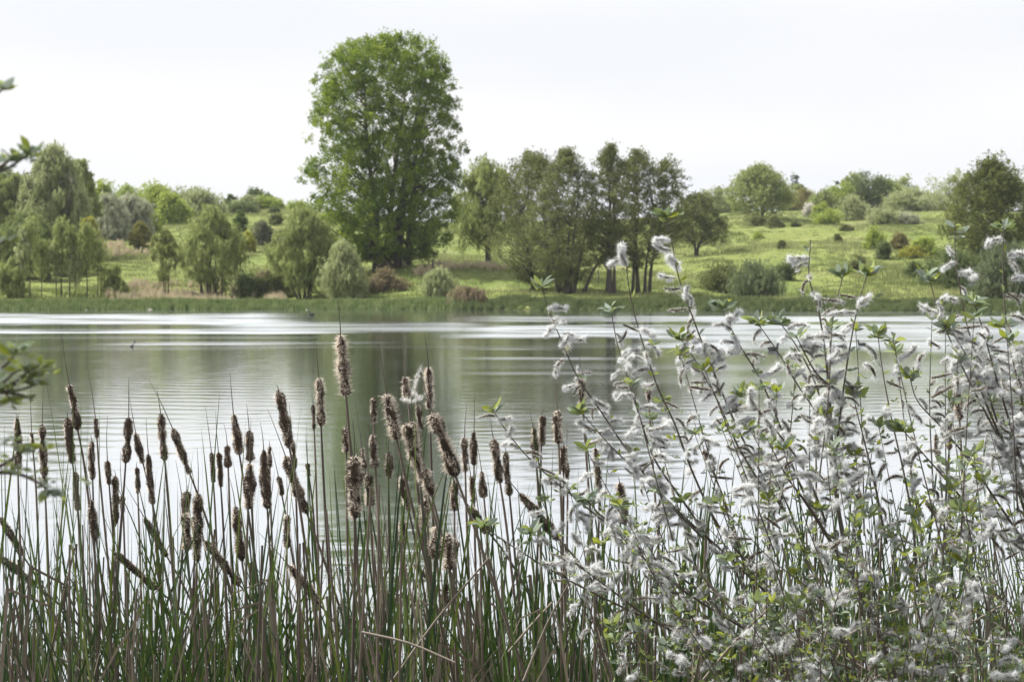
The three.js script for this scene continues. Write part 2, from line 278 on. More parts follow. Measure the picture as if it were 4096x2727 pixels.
tree('meadow_tree', 'spreading round tree alone on the crest of the meadow', 'tree', { u: 1748, yb: 507, yt: 383, w: 76, cb: 0.2, lump: 0.14, shape: 'dome', n: 6000, clumps: 200, col: C.willow, r: 0.035, leaf: 0.27, spread: 0.6, stems: [[5, 0.8, 0.1], [-3, 0.8, -0.35]] });
tree('broadleaf_tree', 'big dark green tree at the right edge of the meadow', 'tree', { u: 2275, yb: 622, yt: 366, w: 118, cb: 0.08, shape: 'egg', n: 8500, clumps: 230, col: [[0.07, 0.095, 0.022], [0.16, 0.175, 0.04]], r: 0.02, leaf: 0.28, limbs: 140, spread: 0.4, stems: [[0, 1]] });
// ridge on the right
const FAR = { group: 'trees along the ridge behind the meadow', limbs: 20, wide: 1.5, lump: 0.3, lobes: 3, clumpR: 0.2, sprig: 'broad', leaf: 0.24 };
tree('ridge_tree', 'small hazy tree on the ridge beside the curved alder', 'tree', { ...FAR, u: 1640, D: 370, yt: 430, w: 24, n: 1500, clumps: 40, col: C.silver });
tree('ridge_tree', 'low green bush line tree just before the crest tree', 'tree', { ...FAR, u: 1682, D: 380, yt: 452, w: 32, n: 1500, clumps: 40, col: C.willow });
tree('conifer_tree', 'dark pine top standing above the ridge beside the crest tree', 'tree', { ...FAR, u: 1831, D: 420, yt: 402, w: 16, cb: 0.35, shape: 'spire', n: 900, clumps: 40, col: C.needle, trans: 0.1, r: 0.015 });
tree('conifer_tree', 'tiny dark conifer tip poking above the middle of the ridge', 'tree', { ...FAR, u: 1928, D: 420, yt: 418, w: 13, cb: 0.4, shape: 'spire', n: 500, clumps: 30, col: C.needle, trans: 0.1, r: 0.015 });
tree('ridge_tree', 'light green tree touching the crest tree from behind', 'tree', { ...FAR, u: 1835, D: 385, yt: 428, w: 36, n: 2000, clumps: 50, col: C.willow });
tree('ridge_tree', 'rusty brown tree on the ridge below the pine', 'tree', { ...FAR, u: 1868, D: 380, yt: 432, w: 34, n: 2000, clumps: 50, col: C.rust });
tree('ridge_tree', 'olive green tree beside the rusty one on the ridge', 'tree', { ...FAR, u: 1900, D: 372, yt: 437, w: 30, n: 2000, clumps: 50, col: C.willow });
tree('ridge_tree', 'narrow yellow-green tree in the middle of the ridge', 'tree', { ...FAR, u: 1938, D: 376, yt: 420, w: 30, shape: 'slim', n: 2000, clumps: 50, col: C.spring });
tree('ridge_tree', 'pale lobed tree, left half of the highest ridge clump', 'tree', { ...FAR, u: 1958, D: 392, yt: 399, w: 30, n: 2200, clumps: 50, col: C.willow });
tree('ridge_tree', 'dark green tree, centre of the highest ridge clump', 'tree', { ...FAR, u: 1993, D: 386, yt: 399, w: 46, n: 3400, clumps: 80, col: C.dark });
tree('ridge_tree', 'upright yellow-green tree, right half of the highest ridge clump', 'tree', { ...FAR, u: 2050, D: 388, yt: 410, w: 36, shape: 'slim', n: 2600, clumps: 60, col: C.spring });
tree('ridge_tree', 'pointed green treetop right beside the upright yellow-green tree', 'tree', { ...FAR, u: 2086, D: 390, yt: 403, w: 28, shape: 'slim', n: 1800, clumps: 50, col: C.willow });
tree('ridge_tree', 'grey-green rounded tree before the end of the ridge clump', 'tree', { ...FAR, u: 2098, D: 362, yt: 434, w: 45, n: 3200, clumps: 80, col: C.silver });
tree('ridge_tree', 'open see-through tree behind the big dark tree on the right', 'tree', { ...FAR, u: 2188, D: 380, yt: 386, w: 68, n: 2300, clumps: 100, limbs: 90, col: C.silver, leaf: 0.2, clumpR: 0.09, shell: 0.35 });
tree('ridge_tree', 'pale tree filling the gap left of the big dark tree', 'tree', { ...FAR, u: 2150, D: 366, yt: 450, w: 42, n: 2400, clumps: 60, col: C.silver });
tree('ridge_tree', 'low green tree at the far right end of the ridge', 'tree', { ...FAR, u: 2330, D: 370, yt: 420, w: 50, n: 2400, clumps: 60, col: C.willow });
// bushes on the ridge and meadow, right
const bush = (label, u, yb, yt, w, col, o = {}) => tree('bush', label, 'bush', { u, yb, yt, w, cb: 0.02, shape: 'dome', n: Math.round(600 + w * 28), clumps: 36, limbs: 18, r: 0.02, stemTop: 0.5, spread: 1, stems: [[-w * 0.12, 0.9], [w * 0.1, 0.9]], col, leaf: 0.2, clumpR: 0.24, lobes: 3, wide: 1.15, lump: 0.4, ...o });
bush('round grey-green willow bush at the back of the meadow', 1962, 506, 455, 38, C.silver, { n: 3000, clumps: 70 });
bush('white blossoming bush on the crest beside the round tree', 1866, 500, 472, 18, C.blossom);
bush('pale yellow-green bush beside the white blossoming one', 1892, 503, 470, 19, C.spring);
bush('silvery low bush before the ridge trees, half way along', 2030, 514, 478, 36, C.silver, { n: 2200 });
bush('low grey bush in front of the grey-green ridge tree', 2085, 514, 492, 30, C.grey);
bush('yellow-green bush near the top of the open meadow', 1908, 517, 484, 28, C.spring);
bush('small round dark bush under the crest tree, nearer its trunk', 1782, 524, 499, 20, C.alder);
bush('small round dark bush under the crest tree, on its alder side', 1735, 519, 497, 23, C.alder);
bush('tiny bush half way up the open meadow', 1928, 558, 537, 8, C.alder);
bush('olive bush on the meadow left of the big dark tree', 2007, 573, 524, 25, C.spring);
bush('round green bush lowest on the open meadow', 2036, 595, 553, 21, C.dark);
bush('dull olive bush close by the big dark tree', 2076, 577, 533, 25, C.rust);
bush('yellow bush at the foot of the big dark tree', 2128, 590, 548, 32, C.spring);
bush('low yellow bush spreading beside the lowest meadow bush', 2100, 592, 568, 30, C.yellow);
bush('thin olive bush at the lower edge of the open meadow', 1973, 628, 580, 20, C.alder, { n: 500 });
bush('tiny olive bush on the meadow below the crest bushes', 1798, 572, 553, 9, C.alder);
bush('tiny green tussock bush in the middle of the open meadow', 1742, 548, 536, 11, C.spring);
bush('tiny dark tussock bush high on the meadow', 1830, 522, 510, 9, C.alder);
bush('tiny tussock bush below the yellow-green meadow bush', 1945, 530, 518, 12, C.alder);
// bushes along the right bank
bush('olive bank bush nearest the curved alder', 1672, 672, 606, 46, C.alder, { n: 2000, clumps: 60, clumpR: 0.3 });
bush('grey-green rounded bank bush below the open meadow', 1738, 684, 612, 54, [[0.12, 0.155, 0.07], [0.21, 0.25, 0.125]], { n: 2700, clumps: 80, sprig: 'slim', clumpR: 0.3 });
bush('dark spiky bush standing on the bank edge below the meadow', 1815, 645, 597, 28, C.dark, { n: 1500 });
bush('small dark bush on the bank behind the willow tips', 2105, 640, 598, 24, C.dark);
bush('dark green bush mass under the big dark tree', 2195, 665, 572, 62, C.dark, { n: 4600, clumps: 90 });
bush('big silvery bush on the bank at the right edge', 2310, 692, 578, 85, [[0.08, 0.11, 0.05], [0.16, 0.19, 0.10]], { n: 6500, clumps: 110, sprig: 'slim' });
bush('dark undergrowth bush between the bank bushes and big dark tree', 2140, 655, 612, 40, C.dark);
// middle bank
bush('reddish brown bramble mound at the foot of the big tree', 884, 668, 624, 45, C.bramble, { n: 1900, limbs: 40 });
bush('small round silvery bush alone on the bank grass', 1006, 686, 624, 37, C.silver, { n: 2400, clumps: 60, sprig: 'slim', lobes: 1 });
bush('brown dead bramble by the water beside the round silvery bush', 1075, 703, 664, 37, C.bramble, { n: 1700, limbs: 40, sprig: 'slim' });
bush('silvery willow bush leaning against the bank willow near the big tree', 787, 686, 574, 52, C.silver, { n: 4200, clumps: 130, sprig: 'slim', leaf: 0.22, lobes: 1, tall: 1.4, clumpR: 0.16 });
bush('dark scrubby bush low between the two bank willows', 590, 686, 632, 46, C.dark, { n: 2400 });
bush('greenish scrub bush with brown stems left of the taller bank willow', 640, 685, 622, 36, C.alder, { n: 1500, limbs: 40 });
tree('bank_willow', 'bushy multi-stemmed willow on the bank, in front of the big tree', 'tree', { u: 700, yb: 688, yt: 482, w: 84, cb: 0.1, shape: 'egg', n: 5200, clumps: 230, clumpR: 0.11, tall: 1.25, lump: 0.2, topBias: 0.66, col: C.willow, sprig: 'slim', leaf: 0.21, r: 0.012, limbs: 110, spread: 2.2, stems: [[-14, 1], [-8, 0.95], [-3, 1], [2, 0.95], [7, 1], [14, 0.85]] });
tree('bank_willow', 'open multi-stemmed willow with many dark stems on the bank', 'tree', { u: 486, yb: 688, yt: 478, w: 78, cb: 0.14, shape: 'egg', n: 3600, clumps: 190, clumpR: 0.11, tall: 1.25, lump: 0.2, topBias: 0.64, col: C.willow, sprig: 'slim', leaf: 0.21, r: 0.012, limbs: 90, spread: 1.1, stems: [[-26, 0.9], [-18, 0.95], [-9, 1], [-3, 1], [2, 1], [8, 1], [14, 0.95], [24, 0.85]] });
tree('bank_birch', 'thin pair of birch-like stems beside the many-stemmed willow', 'tree', { u: 380, yb: 683, yt: 530, w: 36, cb: 0.25, shape: 'slim', n: 950, clumps: 60, topBias: 0.65, col: [[0.15, 0.18, 0.05], [0.23, 0.25, 0.08]], sprig: 'slim', leaf: 0.2, r: 0.011, limbs: 40, spread: 0.3, stems: [[-4, 1], [0, 0.9], [6, 1]] });
// slim trees at the left of the bank
[[52, 0.9, 14, 'slim young tree nearest the left edge of the bank'], [68, 1, 22, 'tallest slim young tree near the left edge of the bank'], [94, 0.75, 16, 'short slim tree, third of the bank row from the left'], [128, 0.8, 14, 'straight slim tree, fourth of the bank row from the left'], [141, 1, 20, 'slightly bent slim tree, fifth of the bank row'], [160, 0.9, 18, 'thicker slim tree, sixth of the bank row'], [172, 0.6, 14, 'short leafy slim tree, seventh of the bank row'], [199, 0.95, 26, 'slim tree below the yellow-topped tree'], [226, 0.75, 22, 'slim twin-stemmed tree at the open end of the bank row']].forEach(([u, h, w, label], i) =>
  tree('slim_tree', label, 'tree', { u, yb: 684, yt: 684 - 178 * h, w: w * 1.15, cb: 0.34, shape: 'slim', n: 400, clumps: 48, clumpR: 0.3, tall: 1.3, topBias: 0.7, col: i % 3 ? C.willow : C.silver, sprig: 'slim', leaf: 0.2, r: 0.011, limbs: 30, spread: 0.25, stems: i === 8 ? [[-2, 1], [5, 0.9]] : [[0, 1]], group: 'slim trees in a row on the left bank' }));
bush('pale leafy bush at the open end of the slim tree row', 255, 684, 602, 28, C.willow, { n: 1800, sprig: 'slim' });
bush('small leafy bush at the foot of the leftmost slim trees', 20, 686, 590, 30, C.willow, { n: 1500, sprig: 'slim' });
tree('thicket_bush', 'broad pale green thicket behind the slim trees at the left edge', 'bush', { u: 62, yb: 640, yt: 497, w: 82, cb: 0.02, shape: 'dome', n: 7500, clumps: 160, col: [[0.14, 0.18, 0.055], [0.22, 0.26, 0.1]], sprig: 'slim', leaf: 0.22, limbs: 40, r: 0.012, stems: [[-20, 0.7], [20, 0.7]] });
tree('thicket_bush', 'lower pale green thicket next to the yellow-topped tree', 'bush', { u: 140, yb: 632, yt: 527, w: 56, cb: 0.02, shape: 'dome', n: 4200, clumps: 110, col: [[0.14, 0.18, 0.055], [0.22, 0.26, 0.1]], sprig: 'slim', leaf: 0.22, limbs: 30, r: 0.012, stems: [[-14, 0.7], [12, 0.7]] });
// left hillside
tree('meadow_tree', 'yellow-topped tree rising behind the slim bank trees', 'tree', { u: 205, yb: 600, yt: 501, w: 33, cb: 0.2, shape: 'dome', n: 2400, clumps: 70, col: C.yellow, leaf: 0.2, stems: [[0, 0.9]] });
tree('willow_tree', 'large round silvery willow at the left, with many upright limbs', 'tree', { u: 122, D: 232, yt: 344, w: 78, cb: 0.04, lump: 0.1, shape: 'round', n: 9500, clumps: 300, clumpR: 0.1, tall: 1.7, col: C.silver, sprig: 'slim', leaf: 0.28, limbs: 150, r: 0.02, spread: 1.4, stems: [[-14, 0.9, -0.3], [-5, 1, -0.1], [2, 1, 0.1], [9, 0.95, 0.25], [16, 0.9, 0.4]] });
tree('willow_tree', 'second round willow half hidden behind the large silvery one', 'tree', { u: 184, D: 245, yt: 366, w: 42, cb: 0.05, lump: 0.1, shape: 'round', n: 4800, clumps: 130, col: C.willow, sprig: 'slim', leaf: 0.28, limbs: 50 });
tree('willow_tree', 'dark willow behind the overhanging twigs at the left edge', 'tree', { u: 18, D: 240, yt: 392, w: 62, cb: 0.04, shape: 'round', n: 6500, clumps: 160, col: C.willow, sprig: 'slim', leaf: 0.28, limbs: 60 });
const LH = { group: 'trees along the left hilltop', limbs: 24, wide: 1.45, lump: 0.3, lobes: 3, clumpR: 0.2 };
tree('hill_bush', 'pale grey willow bush below the round willows', 'bush', { ...LH, u: 248, D: 268, yt: 452, w: 38, cb: 0.02, shape: 'dome', n: 4200, clumps: 110, col: C.grey, sprig: 'slim', leaf: 0.22 });
tree('hill_bush', 'pale grey willow bush facing the open left meadow', 'bush', { ...LH, u: 300, D: 272, yt: 456, w: 36, cb: 0.02, shape: 'dome', n: 4200, clumps: 110, col: C.grey, sprig: 'slim', leaf: 0.22 });
tree('ridge_tree', 'bright green tree on the hilltop right beside the round willows', 'tree', { ...LH, u: 245, D: 300, yt: 424, w: 38, cb: 0.03, shape: 'dome', n: 3400, clumps: 80, col: C.spring });
tree('ridge_tree', 'bright green hilltop tree between the two grey bushes', 'tree', { ...LH, u: 300, D: 318, yt: 436, w: 38, cb: 0.03, shape: 'dome', n: 3000, clumps: 80, col: C.spring });
tree('ridge_tree', 'highest yellow-green tree of the left hilltop', 'tree', { ...LH, u: 352, D: 312, yt: 429, w: 42, cb: 0.03, shape: 'dome', n: 4200, clumps: 100, col: C.spring });
tree('ridge_tree', 'dark-shadowed green tree at the end of the hilltop clump', 'tree', { ...LH, u: 392, D: 300, yt: 444, w: 32, cb: 0.03, shape: 'dome', n: 3000, clumps: 80, col: C.spring });
tree('ridge_tree', 'thin grey-blue tree sticking up from the hilltop', 'tree', { ...LH, u: 412, D: 345, yt: 416, w: 17, cb: 0.15, shape: 'slim', n: 900, clumps: 50, limbs: 45, col: C.silver, leaf: 0.18 });
tree('ridge_tree', 'see-through thin tree on the hilltop beside the grey-blue one', 'tree', { ...LH, u: 447, D: 345, yt: 428, w: 26, cb: 0.2, shape: 'slim', n: 700, clumps: 50, limbs: 45, col: C.silver, leaf: 0.18 });
tree('ridge_tree', 'very pale weeping willow on the hilltop', 'tree', { ...LH, u: 470, D: 318, yt: 446, w: 42, cb: 0.03, shape: 'dome', n: 2700, clumps: 80, limbs: 50, col: C.silver, sprig: 'slim', leaf: 0.2 });
tree('conifer_tree', 'small dark tree on the skyline above the many-stemmed willow', 'tree', { ...LH, u: 530, D: 350, yt: 449, w: 13, cb: 0.05, shape: 'slim', n: 800, clumps: 30, col: C.dark });
tree('ridge_tree', 'dark green pointed tree, highest of the skyline copse by the big tree', 'tree', { ...LH, u: 588, D: 345, yt: 438, w: 24, cb: 0.05, shape: 'egg', n: 1800, clumps: 50, col: C.dark });
tree('ridge_tree', 'blossoming tree in the skyline copse left of the big tree', 'tree', { ...LH, u: 570, D: 335, yt: 455, w: 26, cb: 0.03, shape: 'dome', n: 1800, clumps: 50, col: C.silver });
tree('ridge_tree', 'yellow-green end tree of the skyline copse', 'tree', { ...LH, u: 618, D: 335, yt: 457, w: 24, cb: 0.03, shape: 'dome', n: 1800, clumps: 50, col: C.spring });
tree('ridge_tree', 'low dark bush at the base of the skyline copse', 'bush', { ...LH, u: 560, D: 325, yt: 472, w: 30, cb: 0.03, shape: 'dome', n: 1600, clumps: 50, col: C.dark });
bush('dark bush tucked under the bright hilltop trees', 400, 500, 474, 26, C.dark);
bush('small dark bush on the crest right of the skyline copse', 632, 492, 477, 12, C.dark);
bush('low green bush on the crest touching the big tree', 680, 486, 462, 26, C.spring);
bush('dark-leaved bush with a whitish top above the bank willows', 600, 562, 510, 26, [[0.06, 0.075, 0.04], [0.2, 0.21, 0.13]], { n: 2200 });
bush('small round bush high on the left meadow near the big tree', 637, 515, 488, 14, C.alder);
bush('yellowish bush below the dark-leaved bush', 571, 582, 528, 16, C.yellow, { n: 900, limbs: 30 });
tree('meadow_tree', 'slim green young tree above the many-stemmed willow', 'tree', { u: 550, yb: 545, yt: 482, w: 19, cb: 0.2, shape: 'egg', n: 1500, clumps: 50, col: [[0.08, 0.13, 0.03], [0.15, 0.21, 0.05]], leaf: 0.2, r: 0.016 });
tree('meadow_tree', 'small golden-green tree with a thick short trunk on the left meadow', 'tree', { u: 321, yb: 583, yt: 512, w: 26, cb: 0.18, shape: 'dome', n: 2000, clumps: 60, col: [[0.16, 0.16, 0.04], [0.24, 0.23, 0.06]], leaf: 0.19, r: 0.03, spread: 1, stems: [[-2, 0.7], [2, 0.7]] });
bush('green bush up-slope behind the golden-green tree', 349, 535, 484, 21, C.spring, { n: 1600 });
bush('small green bush beside the green bush up-slope', 330, 528, 494, 14, C.spring);
bush('dead brown bush between the bank willows on the slope', 598, 648, 612, 20, C.bramble, { n: 350, limbs: 50 });

/* ------------------------------------------------------------ grasses and reeds of the far bank (uncountable) */
function blades(seed, n, h, w, spread) { const R = rng(seed), b = new Builder(); for (let i = 0; i < n; i++) { const a = R() * 6.283, r = R() * spread, p = V(Math.cos(a) * r, 0, Math.sin(a) * r), q = R() * 3.14, s = V(Math.cos(q), 0, Math.sin(q)).multiplyScalar(w), L = h * (0.6 + R() * 0.4), t = V(p.x + (R() - 0.5) * h * 0.35, L, p.z + (R() - 0.5) * h * 0.35); b.tri(p.clone().sub(s), p.clone().add(s), t); } return b.geo(); }
function scatter(name, label, category, geo, list, m) {
  const im = new THREE.InstancedMesh(geo, m, list.length), M = new THREE.Matrix4(), Q = new THREE.Quaternion(), col = new THREE.Color();
  list.forEach(([p, s, a, c, sy = 1], i) => { M.compose(p, Q.setFromAxisAngle(V(0, 1, 0), a), V(s, s * sy, s)); im.setMatrixAt(i, M); im.setColorAt(i, col.setRGB(...c)); });
  im.name = name; scene.add(shade(tag(im, label, category, null, 'stuff')));
}
{
  const R = rng(31), list = [], tuft = blades(3, 26, 1, 0.035, 0.28), right = [], mead = [], dry = [];
  for (let i = 0; i < 4200; i++) { const u = -250 + R() * 1290, d = shoreAt(u) - 0.9 + Math.pow(R(), 1.3) * 7, p = atDist(u, d); p.y = Math.max(p.y, -0.25); const k = R(), n = N3(p.x * 0.3, 5, 0) * 0.25; list.push([p, 1.1, R() * 6.3, [lerp(0.10, 0.22, k), lerp(0.155, 0.26, k), lerp(0.045, 0.11, k)], (d < shoreAt(u) + 1 ? 0.62 : 0.36) * (0.8 + R() * 0.3 + n)]); }
  scatter('reed_fringe', 'strip of green reeds along the left far shore', 'reeds', tuft, list, leafy(1, 1, 1, 0.35));
  for (let i = 0; i < 4600; i++) { const u = 1030 + R() * 1550, d = shoreAt(u) - 0.5 + Math.pow(R(), 1.2) * 7, p = atDist(u, d); p.y = Math.max(p.y, -0.2); const k = R(); right.push([p, 0.9, R() * 6.3, [lerp(0.075, 0.15, k), lerp(0.105, 0.185, k), lerp(0.035, 0.075, k)], (0.42 + R() * 0.3) * (1 + 1.1 * N3(p.x * 0.35, 3, p.z * 0.2))]); }
  scatter('bank_grass', 'long grass hanging over the right far shore', 'grass', tuft, right, leafy(1, 1, 1, 0.3));
  for (let i = 0; i < 30000; i++) { const u = -200 + R() * 2800, d = shoreAt(u) + 6 + R() * 185, p = atDist(u, d), k = clamp(0.5 + fbm(p.x * 0.05, p.z * 0.09, 30) * 2.2 + (R() - 0.5) * 0.3, 0, 1); const pt = fbm(p.x * 0.07, p.z * 0.05, 77, 3); if (pt < -0.07 && R() < 0.75) continue; mead.push([p, 0.45 + R() * 0.5, R() * 6.3, [lerp(0.165, 0.275, k), lerp(0.205, 0.29, k), lerp(0.065, 0.13, k)], (0.22 + R() * 0.25) * (1 + Math.max(0, pt) * 4)]); }
  scatter('meadow_grass', 'tufted grass growing all over the hillside meadow', 'grass', blades(4, 16, 1, 0.05, 0.7), mead, leafy(1, 1, 1, 0.35));
  for (let i = 0; i < 1500; i++) { let u, d; const k = R(); if (k < 0.55) { u = 235 + R() * 420; d = 176 + R() * 16; } else if (k < 0.8) { u = 925 + R() * 270; d = 186 + R() * 10; } else { u = 235 + R() * 110; d = 232 + R() * 26; } const p = atDist(u, d); if (fbm(p.x * 0.2, p.z * 0.2, 50) < 0.03) continue; const b = 0.8 + R() * 0.4; dry.push([p, 0.9, R() * 6.3, [0.47 * b, 0.405 * b, 0.29 * b], 0.6 + R() * 0.5]); }
  scatter('dry_grass', 'beige dead grass in patches on the slopes', 'grass', tuft, dry, leafy(1, 1, 1, 0.3));
}
// two fence posts by the big tree and pale stones at the water's edge
[[995, 622, 598, 'weathered fence post standing in the grass right of the big tree'], [985, 618, 603, 'thin fence post behind the weathered one'], [1376, 655, 622, 'short pale post under the tallest alder']].forEach(([u, yb, yt, label], i) => {
  const p = onGround(u, yb), h = Math.max(0.9, P(u, yt, -p.z).y - p.y), r = i ? 0.06 : 0.11, g = group('fence_post', p.setY(p.y - 0.2));
  tag(g, label, 'fence post', 'fence posts');
  part('post', tube([V(0, 0, 0), V(0.01, h * 0.5, 0), V(0.02, h + 0.2, 0.01)], [r * 1.1, r, r * 0.92], 8), barkPale, g);
  part('top_cap', tube([V(0.02, h + 0.2, 0.01), V(0.02, h + 0.25, 0.01)], [r * 0.9, r * 0.35], 8), barkPale, g); shade(g);
});
{
  const m = mat(0.30, 0.27, 0.26);
  [[198, 0.05, 'tiny pale stone at the waterline near the left edge'], [345, 0.11, 'largest pale stone in the shallows of the left shore'], [705, 0.06, 'tiny pale stone at the waterline before the tall bank willow']].forEach(([u, s, label], i) => {
    const g = new THREE.IcosahedronGeometry(s, 2), p = g.attributes.position; for (let k = 0; k < p.count; k++) { const v = V(p.getX(k), p.getY(k), p.getZ(k)), q = 1 + 0.3 * N3(v.x * 3 + i * 9, v.y * 3, v.z * 3); p.setXYZ(k, v.x * q * 1.5, v.y * q * 0.6, v.z * q); } g.computeVertexNormals();
    const o = new THREE.Mesh(g, m); o.name = numbered('shore_stone'); o.position.copy(atDist(u, shoreAt(u) - 1.4)).setY(0.02); scene.add(shade(tag(o, label, 'stone', 'pale stones along the shore')));
  });
}

/* ------------------------------------------------------------ water birds */
{
  const dark = mat(0.012, 0.013, 0.014, { roughness: 0.6 }), bill = mat(0.5, 0.46, 0.4), feather = mat(0.035, 0.033, 0.03);
  const spine = [V(-0.22, 0.10, 0), V(-0.17, 0.085, 0), V(-0.08, 0.07, 0), V(0.03, 0.06, 0), V(0.11, 0.08, 0), V(0.145, 0.14, 0), V(0.15, 0.2, 0), V(0.165, 0.245, 0), V(0.195, 0.25, 0), V(0.215, 0.245, 0)];
  const rad = [0.008, 0.045, 0.085, 0.095, 0.075, 0.043, 0.033, 0.04, 0.034, 0.012];
  const body = tube(curve(spine, 27), t => { const f = t * 9, k = Math.min(8, Math.floor(f)); return lerp(rad[k], rad[k + 1], f - k); }, 12);
  const wing = tube(curve([V(0.06, 0.1, 0.07), V(-0.05, 0.115, 0.082), V(-0.18, 0.115, 0.03)], 8), t => 0.04 * Math.sin(Math.PI * (0.12 + 0.85 * t)), 8), beak = tube([V(0.205, 0.243, 0), V(0.235, 0.237, 0), V(0.258, 0.232, 0)], [0.013, 0.009, 0.002], 8);
  const make = (u, v, turn, label, s) => {
    const d = 2 * F / (v * S - HORIZON), g = group('water_bird', P(u, v, d).setY(-0.01)); g.rotation.y = turn; g.scale.setScalar(s); tag(g, label, 'bird', 'water birds on the lake');
    part('body', body, dark, g); part('beak', beak, bill, g); part('wing', wing, feather, g); const w = part('wing', wing, feather, g); w.scale.z = -1; shade(g);
  };
  make(302, 798, 1.2, 'dark water bird swimming on the lake, nearer of the close pair', 0.43);
  make(309, 788, 1.9, 'dark water bird swimming on the lake, farther of the close pair', 0.37);
  make(716, 724, 3.1, 'lone water bird near the far shore before the tall bank willow', 0.93);
  make(1779, 806, 0.2, 'water bird half hidden behind the flowering willow twigs', 0.87);
  make(1983, 795, 3.0, 'water bird on the open water between the willow branches', 0.74);
}

/* ------------------------------------------------------------ cattails in the near water */
const headMat = mat(1, 1, 1, { vertexColors: true, roughness: 1 }), fluffMat = leafy(1, 1, 1, 0.6, { vertexColors: true });
const stalkMats = [mat(0.11, 0.086, 0.066), mat(0.14, 0.115, 0.092), mat(0.08, 0.064, 0.054)];
const dryMats = [leafy(0.165, 0.14, 0.11, 0.2), leafy(0.22, 0.19, 0.15, 0.2), leafy(0.11, 0.093, 0.073, 0.2)];
const greenMats = [leafy(0.038, 0.07, 0.016, 0.3), leafy(0.055, 0.095, 0.02, 0.3), leafy(0.032, 0.058, 0.025, 0.3), leafy(0.088, 0.118, 0.023, 0.3), leafy(0.037, 0.06, 0.033, 0.3)];
function cattailHead(R, T, B, r, fluff) {   // core: lumpy seed head from T (top) to B; down: pale fibres standing off it in patches
  const L = T.distanceTo(B), n = Math.max(10, Math.round(L / 0.009)), pts = curve([T, T.clone().lerp(B, 0.5).add(V((R() - 0.5) * 0.006, 0, (R() - 0.5) * 0.006)), B], n), axis = B.clone().sub(T).normalize(), sd = R() * 100;
  const rc = r * (1 - 0.32 * fluff), prof2 = t => rc * Math.min(1, Math.pow(t / 0.1, 0.6), Math.pow((1 - t) / 0.06, 0.6)) * (0.88 + 0.75 * N3(t * L * 24, sd, 1));
  const core = tube(pts, t => Math.max(0.0025, prof2(clamp(t, 0.003, 0.997))), 9), pc = core.attributes.position, col = [];
  for (let i = 0; i < pc.count; i++) { const k = clamp(0.5 + N3(pc.getX(i) * 140, pc.getY(i) * 140, pc.getZ(i) * 140 + sd) * 0.9, 0, 1); const b = lerp(0.025, 0.095, k); col.push(b * 1.2, b * 0.86, b * 0.64); const q = 1 + 0.34 * N3(pc.getX(i) * 85, pc.getY(i) * 85 + sd, pc.getZ(i) * 85), c = pts[Math.min(n, Math.floor(i / 9))]; pc.setXYZ(i, c.x + (pc.getX(i) - c.x) * q, c.y + (pc.getY(i) - c.y) * q, c.z + (pc.getZ(i) - c.z) * q); }
  core.setAttribute('color', new THREE.Float32BufferAttribute(col, 3));
  const b = new Builder(), a1 = V(axis.y, -axis.x, 0.05).normalize(), a2 = axis.clone().cross(a1), nf = Math.round(L * 11000 * (0.6 + fluff));
  for (let i = 0; i < nf; i++) {
    const t = R(), q = R() * 6.283, patch = clamp(-0.12 + fluff * 0.95 + 2.6 * N3(t * L * 26, Math.cos(q) * 1.1 + sd, Math.sin(q) * 1.1), 0, 1.2);
    const o = a1.clone().multiplyScalar(Math.cos(q)).addScaledVector(a2, Math.sin(q)), c = pts[Math.min(n - 1, Math.floor(t * n))].clone().lerp(pts[Math.min(n, Math.floor(t * n) + 1)], (t * n) % 1), brown = R() > patch * 1.2;
    const len = (brown ? 0.005 + R() * 0.004 : 0.004 + R() * R() * 0.0125 * (0.5 + fluff)) * (r / 0.016), dir = o.clone().multiplyScalar(0.8 + R() * 0.5).add(V((R() - 0.5) * 1.1, (R() - 0.55) * 1.1, (R() - 0.5) * 1.1)).normalize();
    const s = c.clone().addScaledVector(o, prof2(clamp(t, 0.01, 0.99)) * (0.8 + 0.2 * R())), e = s.clone().addScaledVector(dir, len), w = V(R() - 0.5, R() - 0.5, R() - 0.5).cross(dir).normalize().multiplyScalar(brown ? 0.0011 : 0.001);
    const k = 0.8 + R() * 0.35, cl = brown ? [0.075 * k, 0.054 * k, 0.04 * k] : R() < 0.3 ? [0.42 * k, 0.34 * k, 0.26 * k] : [0.78 * k, 0.72 * k, 0.64 * k];
    const e2 = e.clone().addScaledVector(V(R() - 0.5, R() - 0.6, R() - 0.5), len * 0.5);
    b.tri(s.clone().add(w), s.clone().sub(w), e, cl); if (!brown) b.tri(e.clone().addScaledVector(w, 0.6), e.clone().addScaledVector(w, -0.6), e2, cl);
  }
  return [core, b.geo()];
}
function bladeGeo(seed, bend) {   // unit-high leaf blade: width 1 at x, folded along the midrib, tapering to a point
  const R = rng(seed), n = 10, pos = [], idx = [], b1 = bend * (0.6 + R() * 0.8), tw = (R() - 0.5) * 1.2, wob = (R() - 0.5) * 0.03;
  for (let i = 0; i <= n; i++) { const t = i / n, w = 0.5 * Math.min(1, 0.75 + t * 1.5) * Math.pow(1 - t, 0.45) + (i < n ? 0.02 : 0), a = tw * t, cx = b1 * t * t + wob * Math.sin(t * 7), y = t * (1 - 0.25 * b1 * b1 * t); for (const s of [-1, 0, 1]) pos.push(cx, y, 0, s * w, Math.abs(s) * 0.22 * w, a); }
  return { pos, n };
}
